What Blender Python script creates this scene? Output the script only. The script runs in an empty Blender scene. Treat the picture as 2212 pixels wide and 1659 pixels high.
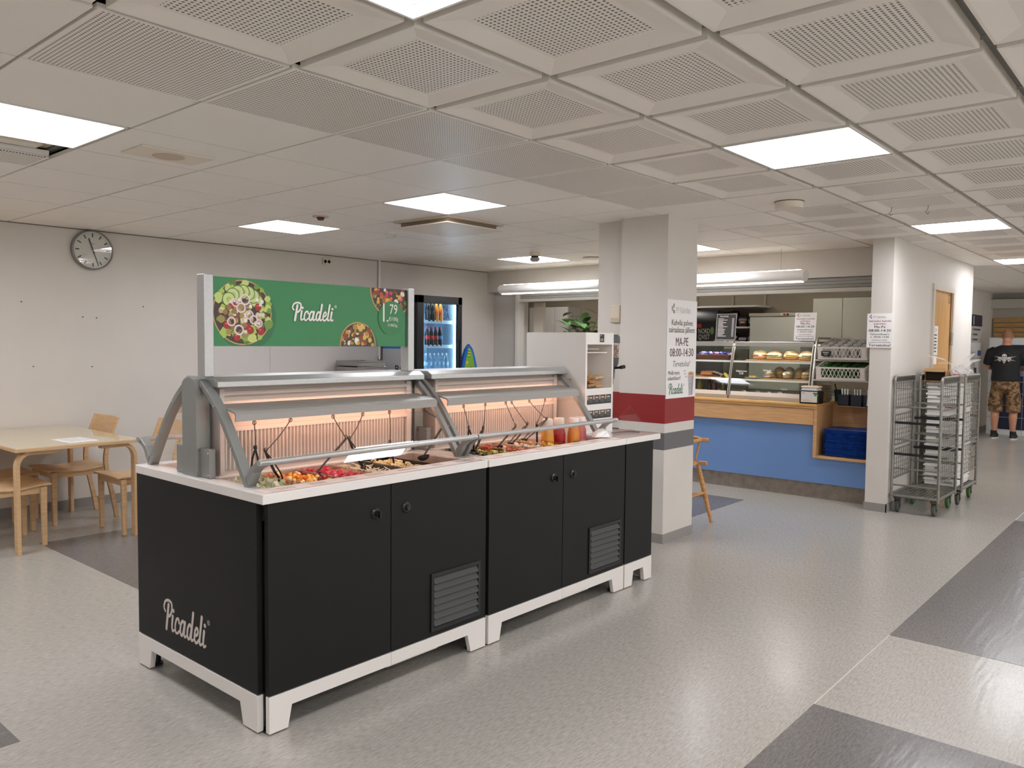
import bpy, bmesh, math, random
from mathutils import Vector, Matrix, Euler
D = bpy.data; SC = bpy.context.scene; COL = SC.collection
R = math.radians; PI = math.pi
rnd = random.Random(7)

# ------------------------------------------------------------------ camera, world, exposure
F_PX = 1726.18; CAM_H = 1.50
YAW, PITCH, ROLL = 0.71300111, -0.05339092, 0.00965652
_f = Vector((math.cos(YAW)*math.cos(PITCH), math.sin(YAW)*math.cos(PITCH), math.sin(PITCH)))
_r = _f.cross(Vector((0, 0, 1))).normalized(); _u = _r.cross(_f)
_r2 = math.cos(ROLL)*_r + math.sin(ROLL)*_u; _u2 = -math.sin(ROLL)*_r + math.cos(ROLL)*_u
cam = D.cameras.new('camera'); cam.sensor_fit = 'HORIZONTAL'; cam.sensor_width = 36.0
cam.lens = F_PX/2212*36; cam.clip_start = 0.05; cam.clip_end = 100
camo = D.objects.new('camera', cam); COL.objects.link(camo)
M4 = Matrix((( _r2.x, _u2.x, -_f.x, 0), (_r2.y, _u2.y, -_f.y, 0), (_r2.z, _u2.z, -_f.z, CAM_H), (0, 0, 0, 1)))
camo.matrix_world = M4; SC.camera = camo
def in_view(p, m=60):
    d = Vector(p) - Vector((0, 0, CAM_H)); z = d.dot(_f)
    if z < .05: return False
    x = 1106 + F_PX*d.dot(_r2)/z; y = 829.5 - F_PX*d.dot(_u2)/z
    return -m < x < 2212+m and -m < y < 1659+m

w = D.worlds.new('world'); SC.world = w; w.use_nodes = True
bg = w.node_tree.nodes['Background']; bg.inputs[0].default_value = (1, .985, .97, 1); bg.inputs[1].default_value = .95
SC.view_settings.view_transform = 'Standard'; SC.view_settings.look = 'None'
SC.view_settings.gamma = 1; SC.view_settings.use_curve_mapping = False
SC.view_settings.exposure = 0.8
SC.cycles.max_bounces = 8; SC.cycles.diffuse_bounces = 5; SC.cycles.glossy_bounces = 3; SC.cycles.transparent_max_bounces = 16;
SC.cycles.use_light_tree = False; SC.cycles.use_adaptive_sampling = True; SC.cycles.adaptive_threshold = .06; SC.cycles.adaptive_min_samples = 16; SC.cycles.sample_clamp_indirect = 4
SC.cycles.caustics_reflective = False; SC.cycles.caustics_refractive = False
LAMP_POWER = 12.5                     # emission of the ceiling light panels

_pl = D.lights.new('unwalled_side_portal', 'AREA'); _pl.shape = 'RECTANGLE'; _pl.size = 21.2; _pl.size_y = 2.5; _pl.cycles.is_portal = True
_po = D.objects.new('unwalled_side_portal', _pl); COL.objects.link(_po); _po.location = (6.1, -5.2, 1.25); _po.rotation_euler = (R(90), 0, 0)   # this side is left unwalled so the ambient world light fills the room

# ------------------------------------------------------------------ materials
def lin(c):
    c = c.lstrip('#'); o = []
    for i in (0, 2, 4):
        s = int(c[i:i+2], 16)/255
        o.append(s/12.92 if s <= .04045 else ((s+.055)/1.055)**2.4)
    return (o[0], o[1], o[2], 1)
MATS = {}
def mat(name, col, rough=.5, metal=0., noise=0., nscale=30., bump=0., bscale=200., spec=.5, coat=0., emit=0., emcol=None, stretch=None):
    if name in MATS: return MATS[name]
    m = D.materials.new(name); m.use_nodes = True; nt = m.node_tree; n = nt.nodes; l = nt.links
    b = n['Principled BSDF']; c = lin(col) if isinstance(col, str) else col
    b.inputs['Base Color'].default_value = c; b.inputs['Roughness'].default_value = rough
    b.inputs['Metallic'].default_value = metal; b.inputs['Specular IOR Level'].default_value = spec
    if coat: b.inputs['Coat Weight'].default_value = coat; b.inputs['Coat Roughness'].default_value = .1
    if emit:
        b.inputs['Emission Color'].default_value = lin(emcol or col); b.inputs['Emission Strength'].default_value = emit
    if not noise and not bump: MATS[name] = m; return m
    tc = n.new('ShaderNodeTexCoord'); src = tc.outputs['Object']
    if stretch:
        mp = n.new('ShaderNodeMapping'); l.new(src, mp.inputs[0]); mp.inputs['Scale'].default_value = stretch; src = mp.outputs[0]
    nz = n.new('ShaderNodeTexNoise'); nz.inputs['Scale'].default_value = nscale; nz.inputs['Detail'].default_value = 1 if noise < .1 else 3
    l.new(src, nz.inputs['Vector'])
    mx = n.new('ShaderNodeMix'); mx.data_type = 'RGBA'
    k = max(noise, .015)
    mx.inputs['A'].default_value = [c[i]*(1-k) for i in range(3)]+[1]
    mx.inputs['B'].default_value = [min(1, c[i]*(1+k)) for i in range(3)]+[1]
    rp = n.new('ShaderNodeMapRange'); rp.inputs[1].default_value = .3; rp.inputs[2].default_value = .7
    l.new(nz.outputs['Fac'], rp.inputs[0]); l.new(rp.outputs[0], mx.inputs['Factor']); l.new(mx.outputs['Result'], b.inputs['Base Color'])
    if bump:
        n2 = n.new('ShaderNodeTexNoise'); n2.inputs['Scale'].default_value = bscale; l.new(src, n2.inputs['Vector'])
        bp = n.new('ShaderNodeBump'); bp.inputs['Strength'].default_value = bump; bp.inputs['Distance'].default_value = .01
        l.new(n2.outputs['Fac'], bp.inputs['Height']); l.new(bp.outputs[0], b.inputs['Normal'])
    MATS[name] = m; return m
def wood(name, col, dark, rough=.45, stretch=(2, 30, 30)):
    if name in MATS: return MATS[name]
    m = mat(name, col, rough, noise=.03); n = m.node_tree.nodes; l = m.node_tree.links; b = n['Principled BSDF']
    tc = n.new('ShaderNodeTexCoord'); mp = n.new('ShaderNodeMapping'); mp.inputs['Scale'].default_value = stretch
    l.new(tc.outputs['Object'], mp.inputs[0]); nz = n.new('ShaderNodeTexNoise'); nz.inputs['Scale'].default_value = 2.5; nz.inputs['Detail'].default_value = 6
    l.new(mp.outputs[0], nz.inputs['Vector']); cr = n.new('ShaderNodeValToRGB')
    cr.color_ramp.elements[0].position = .35; cr.color_ramp.elements[0].color = lin(dark)
    cr.color_ramp.elements[1].position = .65; cr.color_ramp.elements[1].color = lin(col)
    l.new(nz.outputs['Fac'], cr.inputs[0]); l.new(cr.outputs[0], b.inputs['Base Color']); return m
def glass(name, tint='#ffffff', refl=.08, rough=.0, keep=1.):
    if name in MATS: return MATS[name]
    m = D.materials.new(name); m.use_nodes = True; nt = m.node_tree; n = nt.nodes; l = nt.links
    for x in list(n):
        if x.type != 'OUTPUT_MATERIAL': n.remove(x)
    t = n.new('ShaderNodeBsdfTransparent'); t.inputs[0].default_value = [c*keep for c in lin(tint)[:3]]+[1]
    g = n.new('ShaderNodeBsdfGlossy'); g.inputs['Roughness'].default_value = rough; g.inputs[0].default_value = (1, 1, 1, 1)
    lw = n.new('ShaderNodeLayerWeight'); lw.inputs['Blend'].default_value = .5
    pw = n.new('ShaderNodeMath'); pw.operation = 'POWER'; pw.inputs[1].default_value = 4
    ma = n.new('ShaderNodeMath'); ma.operation = 'MULTIPLY_ADD'; ma.inputs[1].default_value = .9; ma.inputs[2].default_value = refl
    ms = n.new('ShaderNodeMixShader'); l.new(lw.outputs['Facing'], pw.inputs[0]); l.new(pw.outputs[0], ma.inputs[0]); l.new(ma.outputs[0], ms.inputs[0])
    l.new(t.outputs[0], ms.inputs[1]); l.new(g.outputs[0], ms.inputs[2])
    l.new(ms.outputs[0], next(x for x in n if x.type == 'OUTPUT_MATERIAL').inputs[0]); MATS[name] = m; return m
def emis(name, col, s):
    if name in MATS: return MATS[name]
    m = D.materials.new(name); m.use_nodes = True; n = m.node_tree.nodes; b = n['Principled BSDF']
    b.inputs['Base Color'].default_value = lin(col); b.inputs['Emission Color'].default_value = lin(col); b.inputs['Emission Strength'].default_value = s
    MATS[name] = m; return m
def print_mat(name, rough=.5):
    if name in MATS: return MATS[name]
    m = D.materials.new(name); m.use_nodes = True; n = m.node_tree.nodes; l = m.node_tree.links
    a = n.new('ShaderNodeAttribute'); a.attribute_name = 'Col'; l.new(a.outputs['Color'], n['Principled BSDF'].inputs['Base Color'])
    n['Principled BSDF'].inputs['Roughness'].default_value = rough; MATS[name] = m; return m

WHITE = mat('wall_paint', '#d2ccc4', .6, noise=.02, nscale=3)
BEIGE = mat('beige_paint', '#b5ab97', .6, noise=.03, nscale=3)
GREYP = mat('grey_paint', '#cfccc8', .6, noise=.02, nscale=3)
BASEB = mat('grey_baseboard', '#8f8b87', .45)
CEILP = mat('ceiling_paint', '#f4efe8', .42)
CEILC = mat('ceiling_paint_coffer', '#f3ede5', .45)
TBAR = mat('grid_metal', '#74756f', .45)
VOID = mat('ceiling_void', '#55534f', .8)
ALU = mat('brushed_aluminium', '#b9b9b7', .38, .75, noise=.03, nscale=60)
ALUP = mat('grey_lacquer', '#8d8e8b', .42, .35, noise=.02)
STEEL = mat('zinc_steel', '#a3a19b', .38, .85, noise=.12, nscale=25)
CHROME = mat('chrome', '#d8d8d8', .12, 1.)
BLACKP = mat('black_plastic', '#161616', .42)
BLACKL = mat('black_laminate', '#191918', .5, noise=.03, nscale=8, spec=.22)
WHITEP = mat('white_plastic', '#e6e3df', .4)
WHITEL = mat('white_laminate', '#e2ddd7', .3)
WTOP = mat('white_glossy_top', '#e2ddd7', .1, spec=.7)
PAPER = mat('paper', '#efecea', .7)
BIRCH = wood('birch', '#d9b78d', '#cca77a', .4, (3, 3, 30))
BEECH = wood('beech_veneer', '#cfa474', '#c19464', .42, (25, 2, 25))
PRINT = print_mat('printed'); PRINTG = print_mat('printed_gloss', .3)
ACRYL = glass('clear_acrylic', '#fdfdfd', .035)
PANE = glass('curved_glass', '#fbfaf8', .05)
CASEG = glass('display_glass', '#f4f7f5', .04)

# perforated sheet: rows of small dark holes in object space
def perf(name, col, pitch=.0165, rad=.0042, lim=None):
    m = mat(name, col, .42); n = m.node_tree.nodes; l = m.node_tree.links; b = n['Principled BSDF']
    tc = n.new('ShaderNodeTexCoord'); sx = n.new('ShaderNodeSeparateXYZ'); l.new(tc.outputs['Object'], sx.inputs[0])
    def mth(op, a, bb=None):
        x = n.new('ShaderNodeMath'); x.operation = op
        for i, q in enumerate((a, bb)):
            if q is None: continue
            if hasattr(q, 'links'): l.new(q, x.inputs[i])
            else: x.inputs[i].default_value = q
        return x.outputs[0]
    def cell(o): return mth('SUBTRACT', mth('FRACT', mth('DIVIDE', o, pitch)), .5)
    cx, cy = cell(sx.outputs[0]), cell(sx.outputs[1])
    d = mth('SQRT', mth('ADD', mth('MULTIPLY', cx, cx), mth('MULTIPLY', cy, cy)))
    h = mth('LESS_THAN', d, rad/pitch)
    if lim:
        for o in (sx.outputs[0], sx.outputs[1]): h = mth('MULTIPLY', h, mth('LESS_THAN', mth('ABSOLUTE', o), lim))
    mx = n.new('ShaderNodeMix'); mx.data_type = 'RGBA'; l.new(h, mx.inputs['Factor']); mx.inputs['A'].default_value = lin(col)
    mx.inputs['B'].default_value = lin('#6b655e'); l.new(mx.outputs['Result'], b.inputs['Base Color']); return m
PERF_C = perf('perforated_coffer_sheet', '#f3ede5', .0175, .0048, .2)
PERF_F = perf('perforated_flat_sheet', '#f3ede5', .0145, .0043, .302)

# ------------------------------------------------------------------ mesh helpers
OFF = {}
class MB:
    def __init__(s): s.v = []; s.f = []; s.m = []; s.c = []
    def add(s, vs, fs, mi=0, col=None):
        o = len(s.v); s.v += [tuple(p) for p in vs]
        for q in fs: s.f.append([o+i for i in q]); s.m.append(mi); s.c.append(col)
        return s
    def box(s, x0, x1, y0, y1, z0, z1, mi=0, col=None):
        return s.add([(x0,y0,z0),(x1,y0,z0),(x1,y1,z0),(x0,y1,z0),(x0,y0,z1),(x1,y0,z1),(x1,y1,z1),(x0,y1,z1)],
                     [(0,3,2,1),(4,5,6,7),(0,1,5,4),(1,2,6,5),(2,3,7,6),(3,0,4,7)], mi, col)
    def obox(s, c, size, rot=(0,0,0), mi=0, col=None):
        E = Euler(rot).to_matrix(); c = Vector(c); a, b, d = [q/2 for q in size]
        vs = [c + E @ Vector(p) for p in [(-a,-b,-d),(a,-b,-d),(a,b,-d),(-a,b,-d),(-a,-b,d),(a,-b,d),(a,b,d),(-a,b,d)]]
        return s.add(vs, [(0,3,2,1),(4,5,6,7),(0,1,5,4),(1,2,6,5),(2,3,7,6),(3,0,4,7)], mi, col)
    def prism(s, poly, axis, a0, a1, mi=0, col=None):
        n = len(poly)
        def P(p, a): return {'x': (a, p[0], p[1]), 'y': (p[0], a, p[1]), 'z': (p[0], p[1], a)}[axis]
        ar = sum(poly[i][0]*poly[(i+1)%n][1]-poly[(i+1)%n][0]*poly[i][1] for i in range(n))
        pl = list(poly) if ar > 0 else list(poly)[::-1]
        vs = [P(p, a0) for p in pl]+[P(p, a1) for p in pl]
        fs = [tuple(range(n))[::-1], tuple(range(n, 2*n))]+[(i, (i+1)%n, n+(i+1)%n, n+i) for i in range(n)]
        if axis == 'y': fs = [q[::-1] for q in fs]
        return s.add(vs, fs, mi, col)
    def tube(s, pts, r, n=8, closed=False, cap=True, mi=0, col=None, flat=None):
        pts = [Vector(p) for p in pts]; k = len(pts); rs = r if isinstance(r, (list, tuple)) else [r]*k
        rings = []; up = None
        for i, p in enumerate(pts):
            if closed: t = (pts[(i+1)%k]-pts[i-1])
            else: t = pts[min(i+1, k-1)]-pts[max(i-1, 0)]
            t = t.normalized() if t.length > 1e-9 else Vector((0,0,1))
            if up is None: up = Vector((0,0,1)) if abs(t.z) < .9 else Vector((1,0,0))
            a = t.cross(up)
            if a.length < 1e-6: a = t.cross(Vector((0,1,0)))
            a.normalize(); b = a.cross(t).normalized(); up = b
            fl = flat or 1
            rings.append([p + rs[i]*(math.cos(2*PI*j/n)*a + fl*math.sin(2*PI*j/n)*b) for j in range(n)])
        vs = [q for g in rings for q in g]; fs = []
        for i in range(k if closed else k-1):
            for j in range(n):
                a0 = i*n+j; a1 = i*n+(j+1)%n; b0 = ((i+1)%k)*n+j; b1 = ((i+1)%k)*n+(j+1)%n
                fs.append((a0, b0, b1, a1))
        if cap and not closed: fs += [tuple(range(n)), tuple(range((k-1)*n, k*n))[::-1]]
        return s.add(vs, fs, mi, col)
    def cyl(s, p0, p1, r0, r1=None, n=14, mi=0, col=None):
        return s.tube([p0, p1], [r0, r0 if r1 is None else r1], n, mi=mi, col=col)
    def lathe(s, prof, c=(0,0,0), n=20, axis='z', mi=0, col=None):
        vs = []; fs = []; k = len(prof)
        for r, z in prof:
            for j in range(n):
                a = 2*PI*j/n; q = (r*math.cos(a), r*math.sin(a), z)
                q = {'z': q, 'x': (q[2], q[0], q[1]), 'y': (q[1], q[2], q[0])}[axis]
                vs.append((c[0]+q[0], c[1]+q[1], c[2]+q[2]))
        for i in range(k-1):
            for j in range(n): fs.append((i*n+j, i*n+(j+1)%n, (i+1)*n+(j+1)%n, (i+1)*n+j))
        fs += [tuple(range(n))[::-1], tuple(range((k-1)*n, k*n))]
        return s.add(vs, fs, mi, col)
    def ell(s, c, r, n=10, m=6, rot=None, mi=0, col=None):
        E = Euler(rot).to_matrix() if rot else None; vs = []; fs = []
        for i in range(m+1):
            th = PI*i/m
            for j in range(n):
                a = 2*PI*j/n; q = Vector((r[0]*math.sin(th)*math.cos(a), r[1]*math.sin(th)*math.sin(a), r[2]*math.cos(th)))
                if E: q = E @ q
                vs.append((c[0]+q.x, c[1]+q.y, c[2]+q.z))
        for i in range(m):
            for j in range(n): fs.append((i*n+j, (i+1)*n+j, (i+1)*n+(j+1)%n, i*n+(j+1)%n))
        return s.add(vs, fs, mi, col)
    def loft(s, rings, closed=True, cap=True, mi=0, col=None):
        n = len(rings[0]); vs = [p for g in rings for p in g]; fs = []
        for i in range(len(rings)-1):
            for j in range(n if closed else n-1):
                fs.append((i*n+j, i*n+(j+1)%n, (i+1)*n+(j+1)%n, (i+1)*n+j))
        if cap and closed: fs += [tuple(range(n))[::-1], tuple(range((len(rings)-1)*n, len(rings)*n))]
        return s.add(vs, fs, mi, col)
    def xf(s, M, i0=0):
        for i in range(i0, len(s.v)): s.v[i] = tuple(M @ Vector(s.v[i]))
        return s
    def build(s, name, mats, parent=None, smooth=None, bevel=0, loc=None, seg=2, fixn=False):
        me = D.meshes.new(name); ms = mats if isinstance(mats, (list, tuple)) else [mats]
        if parent is not None: off = OFF[parent.name]
        elif loc is not None: off = Vector(loc)
        else:
            xs, ys, zs = zip(*s.v); off = Vector(((min(xs)+max(xs))/2, (min(ys)+max(ys))/2, min(zs)))
        me.from_pydata([(p[0]-off.x, p[1]-off.y, p[2]-off.z) for p in s.v], [], s.f)
        for q in ms: me.materials.append(q)
        me.polygons.foreach_set('material_index', s.m)
        if any(c is not None for c in s.c):
            at = me.color_attributes.new('Col', 'FLOAT_COLOR', 'CORNER'); buf = []
            for c, q in zip(s.c, s.f):
                cc = lin(c) if isinstance(c, str) else (c or (1,1,1,1)); buf += list(cc)*len(q)
            at.data.foreach_set('color', buf)
        if fixn:
            bm = bmesh.new(); bm.from_mesh(me); bmesh.ops.recalc_face_normals(bm, faces=bm.faces); bm.to_mesh(me); bm.free()
        if smooth:
            me.shade_smooth(); me.set_sharp_from_angle(angle=R(smooth if smooth is not True else 40))
        me.update(); o = D.objects.new(name, me); COL.objects.link(o)
        if parent is not None: o.parent = parent
        else: o.location = off
        OFF[o.name] = off
        if bevel:
            b = o.modifiers.new('Bevel', 'BEVEL'); b.width = bevel; b.segments = seg; b.limit_method = 'ANGLE'; b.angle_limit = R(40)
        return o
def tag(o, label=None, cat=None, group=None, kind=None):
    if label: o['label'] = label
    if cat: o['category'] = cat
    if group: o['group'] = group
    if kind: o['kind'] = kind
    return o
def thing(name, label, cat, loc=(0,0,0), group=None):
    o = D.objects.new(name, None); o.empty_display_size = .1; COL.objects.link(o); o.location = loc; OFF[o.name] = Vector(loc)
    return tag(o, label, cat, group)
def kids(o): return [c for c in o.children]
def copy_tree(o, parent=None):
    c = o.copy(); COL.objects.link(c); c.parent = parent; OFF[c.name] = OFF[o.name].copy()
    for ch in kids(o): copy_tree(ch, c)
    return c
def struct(o): o['kind'] = 'structure'; return o

# ---- flat print: coloured polygons on a plane, one thin layer above the other
def circ(cx, cy, r, n=20, ry=None, a0=0, a1=2*PI):
    return [(cx+r*math.cos(a0+(a1-a0)*i/n), cy+(ry or r)*math.sin(a0+(a1-a0)*i/n)) for i in range(n+(0 if abs(a1-a0-2*PI) < 1e-6 else 1))]
_TX = {}
def text2d(body, offset=0., shear=0.):
    k = (body, offset, shear)
    if k in _TX: return _TX[k]
    cu = D.curves.new('t', 'FONT'); cu.body = body; cu.size = 1; cu.align_x = 'CENTER'; cu.resolution_u = 2; cu.offset = offset; cu.shear = shear
    ob = D.objects.new('t', cu); me = D.meshes.new_from_object(ob)
    _TX[k] = ([tuple(v.co[:2]) for v in me.vertices], [tuple(p.vertices) for p in me.polygons])
    D.objects.remove(ob); D.curves.remove(cu); D.meshes.remove(me); return _TX[k]
class Print:
    def __init__(s, o, U, V, step=.00012):
        s.o = Vector(o); s.U = Vector(U); s.V = Vector(V); s.N = s.U.cross(s.V).normalized(); s.b = MB(); s.step = step; s.k = 0
    def P(s, u, v, l): return s.o + s.U*u + s.V*v + s.N*(s.step*l)
    def poly(s, pts, col, l=1):
        s.k += 1; l += s.k*.012
        s.b.add([s.P(u, v, l) for u, v in pts], [tuple(range(len(pts)))], 0, col); return s
    def rect(s, u0, v0, u1, v1, col, l=1): return s.poly([(u0,v0),(u1,v0),(u1,v1),(u0,v1)], col, l)
    def disc(s, u, v, r, col, l=1, n=18, ry=None): return s.poly(circ(u, v, r, n, ry), col, l)
    def ring(s, u, v, r0, r1, col, l=1, n=18, ry=1.):
        a = circ(u, v, r0, n, r0*ry); b = circ(u, v, r1, n, r1*ry)
        s.k += 1; l += s.k*.012
        s.b.add([s.P(*p, l) for p in a+b], [(i, (i+1)%n, n+(i+1)%n, n+i) for i in range(n)], 0, col); return s
    def text(s, body, u, v, size, col, l=1, sx=1., offset=0., shear=0., width=None, bold=0.):
        if bold:
            for d_ in (-1, 0, 1): s.text(body, u+d_*bold*size, v, size, col, l, sx, offset, shear, width)
            return s
        vs, fs = text2d(body, offset, shear)
        if not vs: return s
        if width:
            xs = [p[0] for p in vs]; sx = width/((max(xs)-min(xs))*size); cx = (max(xs)+min(xs))/2
        else: cx = 0
        s.k += 1; l += s.k*.012
        s.b.add([s.P(u+(p[0]-cx)*size*sx, v+p[1]*size, l) for p in vs], fs, 0, col); return s
    def stroke(s, pts, wd, col, l=1, sm=4):
        q = [Vector((a, b, 0)) for a, b in pts]; out = []
        if sm and len(q) > 2:
            for i in range(len(q)-1):
                p0, p1, p2, p3 = q[max(i-1,0)], q[i], q[i+1], q[min(i+2,len(q)-1)]
                for k in range(sm):
                    t = k/sm; out.append(.5*((2*p1)+(-p0+p2)*t+(2*p0-5*p1+4*p2-p3)*t*t+(-p0+3*p1-3*p2+p3)*t**3))
            out.append(q[-1])
        else: out = q
        ws = wd if isinstance(wd, (list, tuple)) else [wd, wd]; L_ = []; Rr = []
        for i, p in enumerate(out):
            t = out[min(i+1, len(out)-1)]-out[max(i-1, 0)]; n = Vector((-t.y, t.x, 0)).normalized() if t.length > 1e-9 else Vector((0,1,0))
            w_ = ws[0]+(ws[1]-ws[0])*i/(len(out)-1); L_.append((p+n*w_/2)[:2]); Rr.append((p-n*w_/2)[:2])
        s.k += 4; lv = l+s.k*.012; n = len(out)
        s.b.add([s.P(u, v, lv) for u, v in Rr+L_], [(i, i+1, n+i+1, n+i) for i in range(n-1)], 0, col)
        s.disc(out[0].x, out[0].y, ws[0]/2, col, l, 12); s.disc(out[-1].x, out[-1].y, ws[1]/2, col, l, 12)
        return s
    def build(s, name, parent=None, m=None): return s.b.build(name, m or PRINT, parent)
def script_logo(p, u, v, hgt, col, l=1):
    """the salad brand's brush lettering, cap height hgt, baseline origin (u, v)"""
    k = hgt; sl = .16
    def T(pts): return [(u+(x+sl*y)*k, v+y*k) for x, y in pts]
    W = .125*k
    p.stroke(T([(.30,.90),(.28,.45),(.26,0)]), [W*1.15, W*1.15], col, l)
    p.stroke(T([(.10,.62),(-.02,.74),(.04,.97),(.26,1.06),(.50,1.0),(.56,.74),(.44,.52),(.30,.50)]), [W*.7, W*.95], col, l)
    def i_(x):
        p.stroke(T([(x,.55),(x-.01,.20),(x+.05,.02),(x+.17,.08)]), [W*1.1, W*.7], col, l); p.disc(*T([(x+.02,.76)])[0], W*.62, col, l, 12)
    i_(.66)
    p.stroke(T([(1.14,.42),(1.08,.55),(.94,.50),(.88,.25),(.95,.03),(1.08,.03),(1.20,.14)]), [W*.9, W*.7], col, l)
    p.stroke(T([(1.50,.50),(1.38,.55),(1.27,.40),(1.26,.15),(1.35,.02),(1.46,.12),(1.53,.52)]), W*.9, col, l)
    p.stroke(T([(1.55,.54),(1.53,.20),(1.58,.02),(1.70,.08)]), [W*1.05, W*.7], col, l)
    p.stroke(T([(1.98,.48),(1.88,.55),(1.77,.40),(1.76,.15),(1.85,.02),(1.96,.12),(2.03,.5)]), W*.9, col, l)
    p.stroke(T([(2.06,1.0),(2.04,.5),(2.03,.18),(2.08,.02),(2.20,.08)]), [W*1.1, W*.7], col, l)
    p.stroke(T([(2.28,.25),(2.42,.32),(2.46,.46),(2.37,.55),(2.27,.42),(2.26,.15),(2.35,.02),(2.46,.05),(2.56,.16)]), W*.85, col, l)
    p.stroke(T([(2.64,1.0),(2.62,.5),(2.61,.18),(2.66,.02),(2.78,.08)]), [W*1.1, W*.7], col, l)
    i_(2.86)
    c = T([(3.10,.92)])[0]; p.ring(c[0], c[1], .062*k, .085*k, col, l); p.text('R', c[0], c[1]-.045*k, .12*k, col, l)
    return p
# ------------------------------------------------------------------ the room shell
ZC = 2.44; GX0, GDX, GY0, GDY = 1.632, .650, 1.183, .626
WL = 7.45                                   # inner face of the long white wall
def floor_mat(name, base, dark, lightc):
    m = mat(name, base, .3); n = m.node_tree.nodes; l = m.node_tree.links; b = n['Principled BSDF']
    tc = n.new('ShaderNodeTexCoord'); mp = n.new('ShaderNodeMapping'); mp.inputs['Scale'].default_value = (1, 5, 1); mp.inputs['Rotation'].default_value = (0,0,R(0))
    l.new(tc.outputs['Object'], mp.inputs[0])
    n1 = n.new('ShaderNodeTexNoise'); n1.inputs['Scale'].default_value = 26; n1.inputs['Detail'].default_value = 4; n1.inputs['Roughness'].default_value = .75; l.new(mp.outputs[0], n1.inputs['Vector'])
    cr = n.new('ShaderNodeValToRGB'); e = cr.color_ramp.elements; e[0].position = .3; e[0].color = lin(dark); e[1].position = .72; e[1].color = lin(lightc)
    k = e.new(.5); k.color = lin(base); l.new(n1.outputs['Fac'], cr.inputs[0]); l.new(cr.outputs[0], b.inputs['Base Color'])
    n2 = n.new('ShaderNodeTexNoise'); n2.inputs['Scale'].default_value = 2.2; n2.inputs['Detail'].default_value = 1; l.new(tc.outputs['Object'], n2.inputs['Vector'])
    mr = n.new('ShaderNodeMapRange'); mr.inputs[3].default_value = .17; mr.inputs[4].default_value = .255; l.new(n2.outputs['Fac'], mr.inputs[0]); l.new(mr.outputs[0], b.inputs['Roughness'])
    n3 = n.new('ShaderNodeTexNoise'); n3.inputs['Scale'].default_value = 55; n3.inputs['Detail'].default_value = 1; l.new(mp.outputs[0], n3.inputs['Vector'])
    bp = n.new('ShaderNodeBump'); bp.inputs['Strength'].default_value = .06; bp.inputs['Distance'].default_value = .002; l.new(n3.outputs['Fac'], bp.inputs['Height']); l.new(bp.outputs[0], b.inputs['Normal'])
    n4 = n.new('ShaderNodeTexNoise'); n4.inputs['Scale'].default_value = 7; n4.inputs['Detail'].default_value = 1; l.new(mp.outputs[0], n4.inputs['Vector'])
    b2 = n.new('ShaderNodeBump'); b2.inputs['Strength'].default_value = .1; b2.inputs['Distance'].default_value = .01; l.new(n4.outputs['Fac'], b2.inputs['Height']); l.new(bp.outputs[0], b2.inputs['Normal']); l.new(b2.outputs[0], b.inputs['Normal'])
    return m
FLOOR_L = floor_mat('vinyl_light_grey', '#a9a49c', '#918b83', '#bab5ad')
FLOOR_D = floor_mat('vinyl_dark_grey', '#706c6a', '#595654', '#807c7a')
XE, XB, YB = 16.7, -4.5, -5.2
floor = struct(MB().box(XB-.1, XE+.1, YB-.1, 9.1, -.1, 0).build('floor', FLOOR_L, loc=(0,0,0)))
def patch(x0, x1, y0, y1): MB().box(x0, x1, y0, y1, 0, .0012).build('floor_patch', FLOOR_D, floor)
patch(1.95, 3.30, -.05, 1.17); patch(4.36, 8.0, -.05, 1.17); patch(.2, 1.0, 3.26, 3.9); patch(2.10, 4.6, 4.3, 6.34); patch(5.95, 7.22, 3.28, 3.82)
patch(9.6, 13.2, -.05, 1.17)
SEAM = mat('weld_seam', '#c4beb5', .35)
for x0, x1 in ((3.30, 4.36), (8.0, 9.6)): MB().box(x0, x1, 1.167, 1.173, 0, .0008).build('weld_seam', SEAM, floor)

struct(MB().box(XB, 8.22, WL, WL+.15, 0, 2.6).build('wall_left', WHITE))
struct(MB().box(XB, 8.2, WL-.014, WL, 0, .08).build('baseboard_left', BASEB))
struct(MB().box(XB-.15, XB, YB, WL+.15, 0, 2.6).build('wall_back', WHITE))
# hatch wall: jamb by the corner, soffit above the opening
struct(MB().box(8.22, 8.36, 6.95, WL+.15, 0, 2.6).build('wall_hatch', GREYP))
struct(MB().box(8.08, 8.36, 2.28, WL, 2.165, 2.6).build('wall_soffit', WHITE))
# column and wall with the wooden door
CW = MB().box(7.56, 8.93, 2.1, 2.28, 0, 2.6).box(9.77, 10.75, 2.1, 2.28, 0, 2.6).box(8.93, 9.77, 2.1, 2.28, 2.1, 2.6)
struct(CW.build('wall_door', WHITE, loc=(8, 2.2, 0)))
struct(MB().box(7.552, 7.56, 2.092, 2.29, 0, .075).box(7.552, 8.87, 2.092, 2.1, 0, .075).build('baseboard_column', BASEB))
struct(MB().box(10.6, 10.75, 2.28, 3.05, 0, 2.6).build('wall_return', WHITE))
struct(MB().box(10.75, XE, 2.93, 3.05, 0, 2.6).build('wall_corridor', WHITE))
struct(MB().box(10.75, XE-.01, 2.918, 2.93, 0, .08).build('baseboard_corridor', BASEB))
struct(MB().box(XE, XE+.15, YB, 3.05, 0, 2.6).build('wall_end', mat('end_wall_paint', '#b9b5aa', .6)))
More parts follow.
